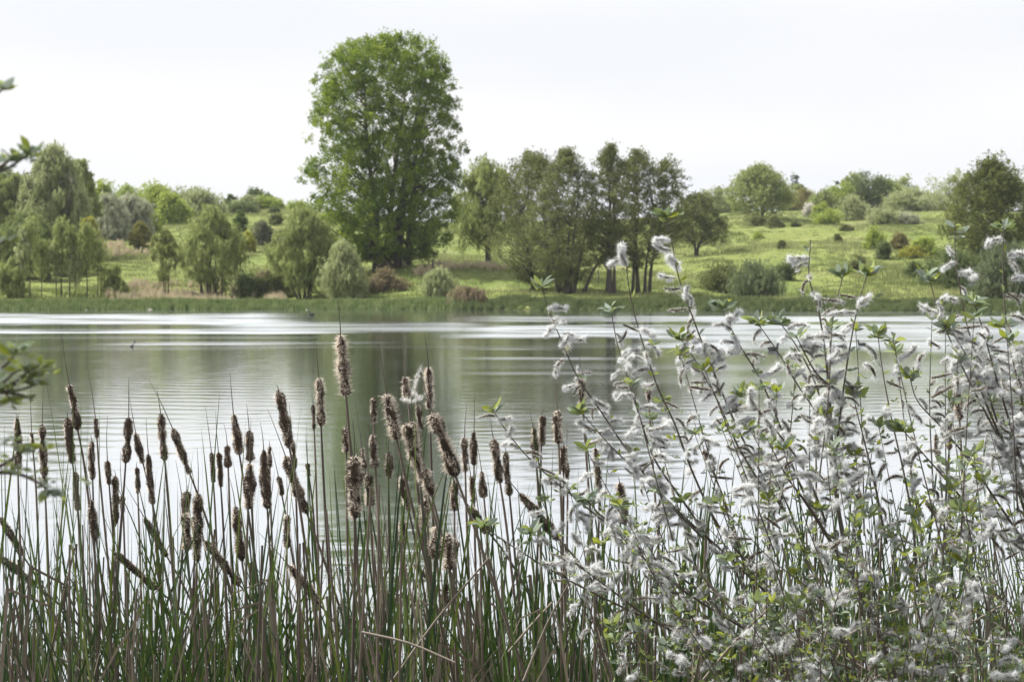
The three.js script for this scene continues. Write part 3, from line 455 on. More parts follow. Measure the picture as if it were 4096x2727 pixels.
function bladeAt(proto, h, w) { const { pos, n } = proto, p = [], idx = []; for (let i = 0; i < pos.length; i += 6) { const a = pos[i + 5], x = pos[i + 3] * w, z = pos[i + 4] * w; p.push(pos[i] * h + x * Math.cos(a) - z * Math.sin(a), pos[i + 1] * h, x * Math.sin(a) + z * Math.cos(a)); } for (let i = 0; i < n; i++) for (const k of [0, 1]) { const q = i * 3 + k; idx.push(q, q + 1, q + 3, q + 1, q + 4, q + 3); } const g = new THREE.BufferGeometry(); g.setAttribute('position', new THREE.Float32BufferAttribute(p, 3)); g.setIndex(idx); g.computeVertexNormals(); return g; }
const GREEN = [], DRY = []; for (let i = 0; i < 14; i++) { const h = 1.05 + (i % 7) * 0.075; GREEN.push(bladeAt(bladeGeo(40 + i, 0.06 + (i % 5) * 0.045), h, 0.0105 + (i % 4) * 0.0016)); DRY.push(bladeAt(bladeGeo(80 + i, 0.03 + (i % 6) * 0.05), h * 0.88, 0.010 + (i % 4) * 0.0018)); }

// [top x, top y, bottom x, bottom y, width, fluffiness, own label]
const HEADS = [
  [36, 962, 40, 1078, 22, .4, 'thick cattail head closest to the left edge, behind blurred leaves'], [72, 995, 75, 1040, 12, .3], [97, 975, 102, 1118, 20, .35], [160, 884, 178, 990, 20, .35, 'highest dark cattail in the left part, white tuft at its top'], [156, 960, 166, 1065, 20, .2], [172, 1085, 178, 1175, 16, .2],
  [218, 962, 222, 1008, 14, .2], [209, 1015, 212, 1103, 18, .5], [297, 960, 288, 1065, 22, .35], [312, 995, 328, 1065, 16, .5], [313, 1075, 316, 1135, 14, .3], [245, 1060, 250, 1115, 18, .2], [264, 1095, 262, 1210, 19, .4], [280, 1140, 282, 1180, 15, .3], [340, 1045, 350, 1160, 18, .3],
  [369, 952, 378, 1058, 22, .5], [396, 985, 436, 1090, 20, .45], [430, 1130, 425, 1185, 22, .4], [455, 1135, 452, 1290, 27, .5, 'largest dark cattail head low in the left half'], [424, 1180, 430, 1265, 28, .8, 'fluffy tan cattail head touching the largest dark one'], [208, 1150, 220, 1240, 23, .3],
  [330, 1192, 383, 1280, 18, .35], [260, 1270, 360, 1355, 19, .3, 'cattail head tilted almost flat, low in the left quarter'], [0, 1280, 78, 1345, 22, .35, 'cattail head tilted flat against the left edge'], [0, 1190, 50, 1275, 20, .5], [535, 955, 550, 1045, 24, .5], [573, 990, 575, 1060, 20, .3], [487, 1040, 490, 1110, 15, .2], [502, 1040, 507, 1120, 17, .2], [521, 1025, 524, 1075, 18, .3],
  [575, 1065, 570, 1170, 28, .6], [605, 1035, 614, 1170, 22, .3], [619, 1027, 620, 1075, 14, .4], [640, 898, 665, 1030, 26, .45, 'long dark cattail head standing high, left of the tallest one'], [672, 1010, 676, 1080, 15, .3], [655, 1050, 705, 1180, 26, .6], [541, 1165, 556, 1290, 26, .3], [470, 1245, 550, 1345, 23, .4], [660, 1185, 660, 1260, 18, .4], [640, 1095, 648, 1140, 12, .2], [707, 1065, 710, 1095, 13, .2],
  [733, 870, 738, 980, 24, .9, 'pale fluffy cattail beside the tallest one, between two bare stalks'], [783, 772, 795, 910, 31, 1, 'tallest cattail, pale and fluffy, highest over the water'], [796, 980, 796, 1040, 20, .6], [720, 930, 722, 990, 9, .1], [814, 1050, 815, 1190, 36, .7, 'thickest upright cattail head, dark with a pale halo'], [832, 1030, 838, 1080, 14, .4], [858, 915, 860, 975, 16, .4], [857, 1000, 862, 1075, 20, .5], [893, 1040, 893, 1100, 19, .4], [846, 1090, 850, 1165, 23, .6],
  [888, 908, 912, 1010, 33, .8], [930, 975, 972, 1105, 29, 1], [932, 868, 938, 920, 22, .7, 'small cattail head with white down trailing off it'], [985, 845, 988, 940, 22, .9, 'high cattail head with a long thin spike, centre of the photo'], [995, 950, 1048, 1095, 37, .8, 'widest leaning cattail head in the centre'], [960, 930, 965, 990, 18, .4], [948, 970, 957, 1040, 28, .7], [978, 1080, 993, 1140, 31, .7], [980, 1145, 972, 1212, 26, .8], [923, 1095, 940, 1175, 22, .5], [1045, 1105, 1045, 1175, 21, .5],
  [1068, 1005, 1070, 1085, 21, .5], [1090, 993, 1090, 1070, 18, .3], [1083, 1095, 1090, 1155, 17, .4], [1108, 1085, 1113, 1145, 19, .5], [1080, 1165, 1125, 1225, 23, .4], [1135, 1010, 1150, 1110, 25, .6], [1163, 1040, 1172, 1140, 20, .4], [1195, 1135, 1285, 1240, 25, .5, 'long cattail head leaning at forty-five degrees, right of centre'], [1228, 985, 1233, 1060, 23, .5], [1247, 955, 1245, 1025, 18, .4], [1282, 945, 1285, 1020, 25, .8], [1296, 1025, 1296, 1085, 21, .5], [1305, 1065, 1305, 1110, 14, .2],
  [1335, 870, 1340, 935, 21, .7], [1490, 885, 1492, 920, 15, .7], [1370, 1030, 1378, 1130, 17, .5], [1425, 1110, 1437, 1205, 25, .6], [1620, 1035, 1640, 1085, 21, .5], [2203, 865, 2208, 965, 23, .7, 'highest cattail head on the far right, behind willow catkins'], [2183, 960, 2184, 1035, 15, .2], [1877, 985, 1877, 1035, 14, .3], [2155, 1000, 2160, 1065, 14, .3], [2130, 1150, 2165, 1200, 21, .5],
  [665, 1300, 735, 1390, 25, .8, 'fluffy cattail head slanting low below the tallest one'], [1000, 1212, 1005, 1285, 29, .8], [1028, 1228, 1035, 1310, 32, .6], [1052, 1245, 1045, 1295, 17, .7], [1027, 1340, 1020, 1400, 21, .4], [1040, 1385, 1050, 1430, 19, .8], [925, 1195, 928, 1250, 18, .5], [950, 1300, 1000, 1345, 15, .5], [1060, 1470, 1085, 1500, 19, .8], [975, 1472, 985, 1510, 23, .8], [845, 1500, 870, 1545, 12, .2], [1240, 1480, 1290, 1505, 13, .4],
  [1560, 1170, 1600, 1260, 15, .6], [1670, 1230, 1730, 1290, 17, .5], [2270, 1160, 2285, 1240, 13, .4], [1520, 1560, 1560, 1580, 16, .5], [700, 1490, 720, 1530, 18, .9],
];
const ordinal = n => n + (['th', 'st', 'nd', 'rd'][n % 100 > 10 && n % 100 < 14 ? 0 : n % 10] ?? 'th');
HEADS.sort((a, b) => a[0] + a[2] - b[0] - b[2]);
HEADS.forEach(([x0, y0, x1, y1, w, fluff, own], i) => {
  const R = rng(500 + i), d = clamp(8.7 - (w - 13) / 22 * 2.5 + (R() - 0.5) * 0.3, 6.1, 8.9);
  const T0 = P(x0, y0, d), B0 = P(x1, y1, d); T0.z += (R() - 0.5) * 0.03;
  const dir = B0.clone().sub(T0).normalize(), drop = B0.y + 0.25, leanX = clamp(dir.x / -dir.y, -1.4, 1.4) * drop * (Math.abs(dir.x / dir.y) > 0.5 ? 0.75 : 0.85);
  const base = V(B0.x + leanX, Math.max(-0.25, ground(B0.x + leanX, B0.z)), B0.z + (R() - 0.5) * 0.15), g = group('cattail', base), T = T0.clone().sub(base), B = B0.clone().sub(base), r = w * S * d / F / 2 * 0.92;
  const tilt = Math.abs(dir.x / dir.y); const size = w > 24 ? 'thick' : w < 16 ? 'slim' : 'medium', fl = fluff > 0.65 ? 'pale fluffy' : fluff > 0.35 ? 'brown frayed' : 'dark compact';
  tag(g, own ?? `${tilt > 0.5 ? 'leaning' : 'upright'} ${size} cattail with ${fl} head, ${ordinal(i + 1)} head from the left edge`, 'cattail', 'cattails standing in the near water');
  const [core, down] = cattailHead(R, T, B, r, fluff);
  const sm = stalkMats[i % 3], pts = [B.clone().addScaledVector(dir, -0.004), B.clone().addScaledVector(dir, 0.12), V(B.x * 0.45, B.y * 0.45, B.z * 0.45).add(V((R() - 0.5) * 0.03, 0, 0)), V(0, 0, 0)];
  part('stalk', tube(curve(pts, 14), t => 0.0032 + 0.0032 * t, 6), sm, g);
  const head = part('seed_head', core, headMat, g); part('down', down, fluffMat, head);
  const sl = (R() < 0.8 ? 0.07 + R() * 0.11 : 0.02) * d / 7, up = dir.clone().multiplyScalar(-1).add(V((R() - 0.5) * 0.16, 0, 0)).normalize();
  part('spike', tube(curve([T.clone().addScaledVector(dir, 0.01), T.clone().addScaledVector(up, sl * 0.5), T.clone().addScaledVector(up, sl).add(V((R() - 0.5) * 0.012, 0, 0))], 6), t => 0.0021 * (1 - 0.75 * t), 5), sm, g);
  for (let k = 0; k < 2; k++) { const o = part('dry_leaf', DRY[Math.floor(R() * 14)], dryMats[Math.floor(R() * 3)], g); o.rotation.set((R() - 0.5) * 0.16, R() * 6.3, (R() - 0.5) * 0.16 + (tilt > 0.5 ? 0 : -leanX * 0.25)); o.scale.set(1, 0.8 + R() * 0.45, 1); }
  shade(g);
});
// green shoots: fans of blades
{
  const R = rng(900);
  for (let i = 0; i < 270; i++) {
    const d = 5.7 + Math.pow(R(), 0.8) * 3.0, u = -120 + ((i * 0.61803) % 1) * 2600, p = atDist(u, d); p.y = Math.max(-0.3, ground(p.x, p.z));
    const g = group('cattail_shoot', p); tag(g, 'green cattail shoot of narrow upright blades standing in the near water', 'cattail shoot', 'green cattail shoots'); const n = 6 + Math.floor(R() * 3), fan = R() * 3.14;
    for (let k = 0; k < n; k++) { const o = part('leaf', GREEN[Math.floor(R() * 14)], greenMats[Math.floor(Math.pow(R(), 1.3) * 5)], g), s = k - (n - 1) / 2; o.rotation.set((R() - 0.5) * 0.1, fan + (s > 0 ? 0 : 3.14) + (R() - 0.5) * 0.5, -0.015 * Math.abs(s) + (R() - 0.5) * 0.12); o.position.set(Math.cos(fan) * s * 0.012, 0, -Math.sin(fan) * s * 0.012); const h = R() < 0.3 ? 0.55 + R() * 0.3 : 0.86 + R() * 0.34; o.scale.set(1, h, 1); }
    shade(g);
  }
  for (let i = 0; i < 290; i++) {   // last year's dead stalks
    const d = 5.7 + R() * 2.9, u = -100 + ((i * 0.754877) % 1) * 2560, p = atDist(u, d); p.y = Math.max(-0.3, ground(p.x, p.z));
    const g = group('dead_stalk', p); tag(g, 'grey-brown dead cattail stalk without a seed head', 'dead stalk', 'dead cattail stalks among the reeds');
    const h = 0.85 + R() * 0.55, lx = (R() - 0.5) * (R() < 0.2 ? 0.9 : 0.22), a = V(lx, h, (R() - 0.5) * 0.15);
    part('stalk', tube(curve([V(0, 0, 0), a.clone().multiplyScalar(0.5).add(V((R() - 0.5) * 0.03, 0, 0)), a], 8), t => 0.0052 - 0.002 * t, 5), stalkMats[Math.floor(R() * 3)], g);
    for (let q = 0; q < 2; q++) { const o = part('dry_leaf', DRY[Math.floor(R() * 14)], dryMats[Math.floor(R() * 3)], g); o.rotation.set((R() - 0.5) * 0.15, R() * 6.3, (R() - 0.5) * 0.25); o.scale.set(1.2, 0.55 + R() * 0.55, 1.2); } shade(g);
  }
  for (let i = 0; i < 40; i++) {   // dead leaves folded over half way
    const d = 5.8 + R() * 2.4, u = -60 + R() * 2480, p = atDist(u, d); p.y = Math.max(-0.3, ground(p.x, p.z)); const g = group('folded_leaf', p); tag(g, 'dead cattail leaf snapped and folded over half way up', 'dead leaf', 'folded dead leaves among the reeds');
    const h = 0.7 + R() * 0.55, s = R() < 0.5 ? -1 : 1, L = 0.12 + R() * 0.22, dn = 0.55 + R() * 1.1, w = 0.005 + R() * 0.003, b = new Builder(), path = [V(0, 0, 0), V(s * 0.03, h * 0.55, 0.02), V(s * 0.07, h, 0.02), V(s * (0.07 + L * 0.35), h - L * 0.2 * dn + 0.01, 0.03), V(s * (0.07 + L * 0.8), h - L * dn, 0.05), V(s * (0.07 + L), h - L * dn * 1.35, 0.05)], wd = [1, 1.1, 1, 0.9, 0.6, 0.05];
    for (let q = 0; q < 5; q++) { const o = q < 2 ? V(w, 0, 0.003) : V(w * 0.35, w * 0.7, 0.004); b.quad(path[q].clone().addScaledVector(o, -wd[q]), path[q].clone().addScaledVector(o, wd[q]), path[q + 1].clone().addScaledVector(o, wd[q + 1]), path[q + 1].clone().addScaledVector(o, -wd[q + 1])); }
    part('blade', b.geo(), dryMats[i % 3], g); shade(g);
  }
  for (let i = 0; i < 16; i++) {   // broken stalks lying across
    const d = 5.4 + R() * 1.6, u = i < 11 ? 1350 + R() * 1050 : 150 + R() * 1300, q = P(u, 1400 + R() * 200, d), L = 0.15 + R() * 0.35, a = (R() < 0.5 ? -1 : 1) * (0.25 + R() * 0.9), g = group('broken_stalk', V(q.x, Math.max(q.y, 0.25), q.z));
    tag(g, 'broken pale cattail stalk lying across the standing reeds', 'broken stalk', 'broken stalks caught among the reeds');
    part('stalk', tube(curve([V(-Math.cos(a) * L / 2, -Math.sin(a) * L / 2, 0), V(0, 0.01, (R() - 0.5) * 0.04), V(Math.cos(a) * L / 2, Math.sin(a) * L / 2, (R() - 0.5) * 0.2)], 6), 
      t => 0.0038 - 0.001 * t, 5), mat(0.22, 0.19, 0.155), g);
    shade(g);
  }
  // wisp of white down caught between two heads
  const b = new Builder(), path = curve([P(968, 845, 7.2), P(955, 880, 7.2), P(952, 905, 7.2), P(968, 915, 7.2), P(945, 922, 7.2), P(925, 918, 7.2)], 60);
  for (let i = 0; i < 900; i++) { const c = path[Math.floor(R() * 61)].clone().add(V(R() - 0.5, R() - 0.5, R() - 0.5).multiplyScalar(0.012)), e = c.clone().add(V(R() - 0.5, R() - 0.5, R() - 0.5).multiplyScalar(0.03)), w = V(R() - 0.5, R() - 0.5, R() - 0.5).multiplyScalar(0.0008); b.tri(c.clone().add(w), c.clone().sub(w), e, [0.75, 0.74, 0.72]); }
  const o = new THREE.Mesh(b.geo(), fluffMat); o.name = 'seed_down'; scene.add(shade(tag(o, 'wisp of white seed down hanging between two cattail heads', 'seed down')));
}
// the reed bed goes on to both sides of the frame and thickens at the back
{
  const R = rng(321), tuft = []; for (let k = 0; k < 9; k++) { const e = new THREE.Euler((R() - 0.5) * 0.2, R() * 6.3, (R() - 0.5) * 0.25), g = (k % 3 ? GREEN : DRY)[k].clone().applyMatrix4(new THREE.Matrix4().makeRotationFromEuler(e)); g.translate((R() - 0.5) * 0.1, 0, (R() - 0.5) * 0.1); const c = k % 3 ? [1, 1, 1] : [4, 2.0, 5.5]; g.setAttribute('color', new THREE.Float32BufferAttribute(Array.from({ length: g.attributes.position.count }, () => c).flat(), 3)); tuft.push(g); }
  const list = []; for (let i = 0; i < 900; i++) { const side = i < 170 ? -1 : i < 400 ? 1 : 0, u = side < 0 ? -130 - R() * 1100 : side > 0 ? 2480 + R() * 1300 : -100 + R() * 2560, d = side ? 5.6 + R() * 3.2 : 6.4 + R() * 2.6, p = atDist(u, d); p.y = Math.max(-0.3, ground(p.x, p.z)); const k = R(); list.push([p, 1, R() * 6.3, [lerp(0.028, 0.046, k), lerp(0.052, 0.078, k), lerp(0.014, 0.024, k)], side ? 0.65 + R() * 0.35 : 0.5 + R() * 0.4]); }
  scatter('reed_bed', 'further green and brown reed blades behind and beside the cattails', 'reeds', mergeGeometries(tuft), list, leafy(1, 1, 1, 0.25, { vertexColors: true }));
}
// matted dead leaves on the near bank
{
  const R = rng(61), list = []; for (let i = 0; i < 5000; i++) { const a = (R() - 0.5) * 1.2, r = 3.6 + R() * 4.4, p = V(Math.sin(a) * r, 0, -Math.cos(a) * r); p.y = Math.max(-0.02, ground(p.x, p.z)) + R() * 0.1; const b = 0.7 + R() * 0.5; list.push([p, 0.5 + R() * 0.6, R() * 6.3, [0.2 * b, 0.165 * b, 0.125 * b], 0.2 + R() * 0.5]); }
  scatter('reed_litter', 'matted dead reed leaves on the near bank', 'reed litter', blades(12, 8, 0.35, 0.006, 0.16), list, leafy(1, 1, 1, 0.2));
}

/* ------------------------------------------------------------ flowering willows */
const twigMats = [mat(0.075, 0.058, 0.048), mat(0.095, 0.085, 0.07)];
const willowLeafMats = [leafy(0.235, 0.285, 0.09, 0.45), leafy(0.18, 0.23, 0.09, 0.4), leafy(0.22, 0.27, 0.20, 0.35), leafy(0.27, 0.32, 0.27, 0.3), leafy(0.165, 0.215, 0.12, 0.4), leafy(0.24, 0.28, 0.04, 0.5)];
const catkinMat = leafy(1, 1, 1, 0.6, { vertexColors: true });
function leafGeo(seed) {   // obovate leaf, 1 long, folded at the midrib and curled
  const R = rng(seed), pos = [], idx = [], n = 6, curl = 0.25 + R() * 0.5, fold = 0.2 + R() * 0.25;
  const W = [0.02, 0.09, 0.155, 0.19, 0.18, 0.11, 0.0];
  for (let i = 0; i <= n; i++) { const t = i / n, a = curl * t, x = t - 0.12 * a * a, y = -0.5 * curl * t * t; pos.push(x, y + fold * W[i], -W[i], x, y, 0, x, y + fold * W[i], W[i]); }
  for (let i = 0; i < n; i++) for (const k of [0, 1]) { const q = i * 3 + k; idx.push(q, q + 3, q + 1, q + 1, q + 3, q + 4); }
  const g = new THREE.BufferGeometry(); g.setAttribute('position', new THREE.Float32BufferAttribute(pos, 3)); g.setIndex(idx); g.computeVertexNormals(); return g;
}
const LEAVES = Array.from({ length: 8 }, (_, i) => leafGeo(200 + i));
function catkinGeo(seed, fluff) {   // 5 cm catkin growing along +x and drooping, split capsules and white down in one mesh
  const R = rng(seed), b = new Builder(), L = 0.042 + R() * 0.02, bend = (R() < 0.75 ? 1 : -1) * R() * 2.0, pts = []; let p = V(0, 0, 0), a = 0.5 - R() * 0.8; const side = (R() - 0.5) * 0.9;
  for (let i = 0; i <= 14; i++) { pts.push(p.clone()); p = p.clone().add(V(Math.cos(a), Math.sin(a), side * i / 14).normalize().multiplyScalar(L / 14)); a -= bend / 14; }
  const core = tube(pts, t => 0.0032 * Math.sin(Math.PI * clamp(0.12 + 0.8 * t, 0, 1)) + 0.0008, 6).toNonIndexed(), cp = core.attributes.position;
  for (let i = 0; i < cp.count; i += 3) { const k = 0.75 + R() * 0.5; b.tri(...[0, 1, 2].map(q => V(cp.getX(i + q), cp.getY(i + q), cp.getZ(i + q))), [0.17 * k, 0.135 * k, 0.10 * k]); }
  const rnd = () => V(R() * 2 - 1, R() * 2 - 1, R() * 2 - 1).normalize();
  for (let i = 0; i < 110; i++) { const c = pts[Math.floor(R() * 15)], d = rnd(), w = rnd().cross(d).multiplyScalar(0.0009), s = c.clone().addScaledVector(d, 0.002), k = 0.7 + R() * 0.6; b.tri(s.clone().add(w), s.clone().sub(w), s.clone().addScaledVector(d, 0.0045 + R() * 0.003), R() < 0.6 ? [0.24 * k, 0.19 * k, 0.14 * k] : [0.22 * k, 0.23 * k, 0.10 * k]); }
  const tufts = Array.from({ length: 9 }, () => [pts[Math.floor(R() * 15)].clone().addScaledVector(rnd(), 0.008 * fluff).add(V(0, -0.004 * R(), 0)), 0.004 + R() * 0.007]);
  for (let i = 0; i < 1150 * fluff; i++) {
    const [c, r] = tufts[i % 9], s = i % 3 ? c.clone().addScaledVector(rnd(), r * Math.sqrt(R())) : pts[Math.floor(R() * 15)].clone().addScaledVector(rnd(), 0.004 + R() * 0.004), d = rnd(), long = R() < 0.3, len = long ? 0.009 + R() * 0.013 : 0.004 + R() * 0.007, w = rnd().cross(d).normalize().multiplyScalar(long ? 0.0003 : 0.0005), k = 0.86 + R() * 0.14;
    b.tri(s.clone().add(w), s.clone().sub(w), s.clone().addScaledVector(d, len), [0.80 * k, 0.815 * k, 0.83 * k]);
  }
  return b.geo();
}
const CATKINS = Array.from({ length: 16 }, (_, i) => catkinGeo(300 + i, [0.14, 0.6, 1, 1.4, 0.32, 0.75, 1.1, 0.2][i % 8]));
function willow(name, label, seed, base, branches, fill) {
  const R = rng(seed), g = group(name, base); tag(g, label, 'willow shrub', null);
  const leaves = [], catkins = [], M = new THREE.Matrix4(), Q = new THREE.Quaternion();
  const rot = (dir) => { Q.setFromUnitVectors(V(1, 0, 0), dir.clone().normalize()); return Q.clone().multiply(new THREE.Quaternion().setFromAxisAngle(V(1, 0, 0), R() * 6.283)); };
  const addLeaf = (o, p, dir, s) => leaves.push([o, p, rot(dir), s, Math.floor(R() * 8), Math.floor(R() * 6)]);
  const addCatkin = (o, p, dir) => { const a = Math.atan2(-dir.z, dir.x); const q = new THREE.Quaternion().setFromEuler(new THREE.Euler((R() - 0.5) * 0.7, a, clamp(dir.y, -0.8, 0.8) + (R() - 0.5) * 0.5, 'YXZ')); catkins.push([o, p, q, 0.68 + R() * 0.34, Math.floor(R() * 16)]); };
  const rosette = (o, p, up, n, s) => { for (let i = 0; i < n; i++) { const a = i * 2.4 + R(), e = 0.1 + R() * 0.9, side = V(Math.cos(a), 0.1, Math.sin(a)); addLeaf(o, p.clone().addScaledVector(up, -0.5 * s * R()), side.addScaledVector(up, e), s * (0.6 + R() * 0.6)); } };
  const grow = (pts, r0, r1, opt) => {   // pts run from the tip down
    const c = curve(pts.map(p => p.clone().sub(base)), 8 + pts.length * 5), n = c.length - 1, o = part('branch', tube(c, t => lerp(r1, r0, Math.pow(t, 1.2)), 6), twigMats[Math.floor(R() * 2)], g); let len = 0;
    const up = c[0].clone().sub(c[2]).normalize(); if (opt.tip !== 'catkin') rosette(o, c[0], up, opt.tip ?? 16, 0.039 * (opt.size ?? 1)); else for (let i = 0; i < 3; i++) addCatkin(o, c[0], V(R() - 0.5, 0.8, R() - 0.5));
    let nextL = 0.03 * R(), nextC = opt.c0 ?? 0.06;
    for (let i = 1; i <= n; i++) {
      const seg = c[i].distanceTo(c[i - 1]); len += seg; const t = c[i - 1].clone().sub(c[i]).normalize();
      while (nextL < len) { if (len < (opt.leafTo ?? 9)) { const a = R() * 6.283, s = V(Math.cos(a), 0.35, Math.sin(a)); if (R() < 0.45) { const q = c[i].clone().addScaledVector(s, 0.015 + R() * 0.03); rosette(o, q, s.clone().add(V(0, 0.5, 0)).normalize(), 3 + Math.floor(R() * 3), 0.0195 * (opt.size ?? 1)); } else addLeaf(o, c[i], s.add(t.clone().multiplyScalar(0.6)), (0.016 + R() * 0.011) * (opt.size ?? 1)); } nextL += (opt.leafStep ?? 0.04) * (0.5 + R()); }
      while (nextC < len) { if (len < (opt.catTo ?? 0.6)) { const a = R() * 6.283; const w = V(Math.cos(a) * 1.2, 0.35 - R() * 0.8, Math.sin(a) * 0.8); addCatkin(o, c[i].clone().addScaledVector(w, R() < 0.5 ? 0.004 : R() * 0.022), w); } nextC += (opt.catStep ?? 0.03) * (0.35 + 1.25 * R()); }
    }
  };
  for (const [d0, d1, uv, opt = {}] of branches) { const k = uv.length - 1; grow(uv.map(([u, v], i) => P(u, v, lerp(d0, d1, i / k))), opt.r ?? 0.0034, 0.0011, opt); }
  for (const f of fill.more ?? []) for (let i = 0; i < f[0]; i++) {   // thin upright side branches
    const tip = P(lerp(f[1], f[2], (i + R()) / f[0]), lerp(f[3], f[4], R()), fill.d + (R() - 0.5) * 0.5), ang = (fill.lean ?? 0) * 0.7 + (R() - 0.5) * 0.35, L = 0.35 + R() * 0.3, q = tip.clone().add(V(Math.sin(ang) * L, -Math.cos(ang) * L, (R() - 0.5) * 0.15));
    grow([tip, tip.clone().lerp(q, 0.5).add(V((R() - 0.5) * 0.02, 0, 0)), q], 0.0022, 0.0009, { tip: 9, size: 0.85, leafStep: 0.035, leafTo: 0.5, catStep: 0.06, catTo: 0.4, c0: 0.03 });
  }
  for (let i = 0; i < fill.n; i++) {   // the crowded lower twigs
    const u = lerp(fill.u0, fill.u1, R()), d = fill.d + (R() - 0.5) * 0.9, v = lerp(fill.v0, fill.v1, Math.pow(R(), 0.8)), tip = P(u, v, d), ang = (fill.lean ?? 0) + (R() - 0.5) * 0.7, L = 0.3 + R() * 0.35;
    const p1 = tip.clone().add(V(Math.sin(ang) * L * 0.5, -Math.cos(ang) * L * 0.5, (R() - 0.5) * 0.1)), p2 = p1.clone().add(V(Math.sin(ang * 1.2) * L * 0.6, -Math.cos(ang) * L * 0.6, (R() - 0.5) * 0.1));
    grow([tip, p1, p2, p2.clone().lerp(base, 0.35).setY(Math.max(0.3, p2.y - 0.3))], 0.0022, 0.0009, { tip: 8, size: 0.95, leafStep: 0.018, leafTo: 0.72, catStep: fill.cat ?? 0.11, catTo: 0.5, c0: 0.08 });
  }
  leaves.sort((a, b) => b[3] - a[3]);
  const rest = [];
  leaves.forEach(([o, p, q, s, k, m], i) => {
    if (i < 300) { const l = part('leaf', LEAVES[k], willowLeafMats[m], o); l.position.copy(p); l.quaternion.copy(q); l.scale.setScalar(s); }
    else (rest[m] ??= []).push(LEAVES[k].clone().applyMatrix4(M.compose(p, q, V(s, s, s))));
  });
  rest.forEach((r, m) => { part('foliage', mergeGeometries(r), willowLeafMats[m], g).userData.kind = 'stuff'; });
  const crest = [];
  catkins.forEach(([o, p, q, s, k], i) => { if (i < 300) { const c = part('catkin', CATKINS[k], catkinMat, o); c.position.copy(p); c.quaternion.copy(q); c.scale.setScalar(s); } else crest.push(CATKINS[k].clone().applyMatrix4(M.compose(p, q, V(s, s, s)))); });
  if (crest.length) part('more_catkins', mergeGeometries(crest), catkinMat, g).userData.kind = 'stuff';
  return shade(g);
}
const cl = (s = 0.03, to = 0.62, o = {}) => ({ catStep: s, catTo: to, leafStep: 0.075, ...o });
willow('flowering_willow', 'flowering willow with white catkins fanning out towards the cattails', 11, atDist(1790, 5.5).setY(0.2), [
  [5.5, 5.5, [[1530, 492], [1546, 560], [1562, 640], [1590, 720], [1620, 800], [1650, 875], [1690, 970], [1735, 1060], [1800, 1170]], cl(0.018, 0.75, { c0: 0.05 })],
  [5.3, 5.5, [[1440, 606], [1450, 680], [1470, 760], [1492, 830], [1515, 895], [1552, 975], [1595, 1090], [1660, 1220], [1760, 1340]], cl(0.045, 0.55, { tip: 'catkin', c0: 0.16 })],
  [5.5, 5.5, [[1245, 655], [1262, 712], [1290, 780], [1330, 870], [1375, 935], [1425, 1010], [1490, 1100], [1570, 1185], [1660, 1265], [1760, 1360]], cl(0.022, 0.6, { leafStep: 0.12 })],
  [5.6, 5.5, [[1405, 712], [1420, 790], [1447, 880], [1472, 960], [1508, 1060], [1570, 1150], [1650, 1270]], cl(0.02, 0.45, { c0: 0.035 })],
  [5.4, 5.5, [[1655, 700], [1700, 790], [1745, 865], [1793, 975], [1825, 1075], [1870, 1180]], cl(0.02, 0.5, { c0: 0.03 })],
  [5.6, 5.6, [[1131, 938], [1160, 984], [1219, 1056], [1322, 1144], [1410, 1215], [1520, 1295], [1640, 1380]], cl(0.028, 0.6, { c0: 0.02, tip: 7, leafStep: 0.05 })],
  [5.5, 5.5, [[1105, 1205], [1150, 1237], [1220, 1282], [1310, 1335], [1430, 1395], [1540, 1445]], cl(0.06, 0.6, { leafStep: 0.03 })],
  [5.4, 5.5, [[1220, 1222], [1310, 1285], [1400, 1352], [1500, 1425], [1640, 1500]], cl(0.03, 0.5, { leafStep: 0.03 })],
  [5.4, 5.5, [[1350, 1150], [1420, 1225], [1500, 1300], [1590, 1370], [1720, 1450]], cl(0.04, 0.5, { leafStep: 0.03 })],
  [5.5, 5.4, [[1560, 770], [1600, 830], [1650, 920], [1700, 1030], [1780, 1160]], cl(0.018, 0.5, { c0: 0.03 })],
  [5.4, 5.5, [[1330, 940], [1400, 1020], [1460, 1080], [1530, 1150], [1620, 1240]], cl(0.02, 0.5)],
], { n: 27, u0: 1330, u1: 1800, v0: 1130, v1: 1540, d: 5.4, more: [[9, 1440, 1760, 790, 1080], [5, 1240, 1480, 960, 1180]], lean: 0.55, cat: 0.12 });
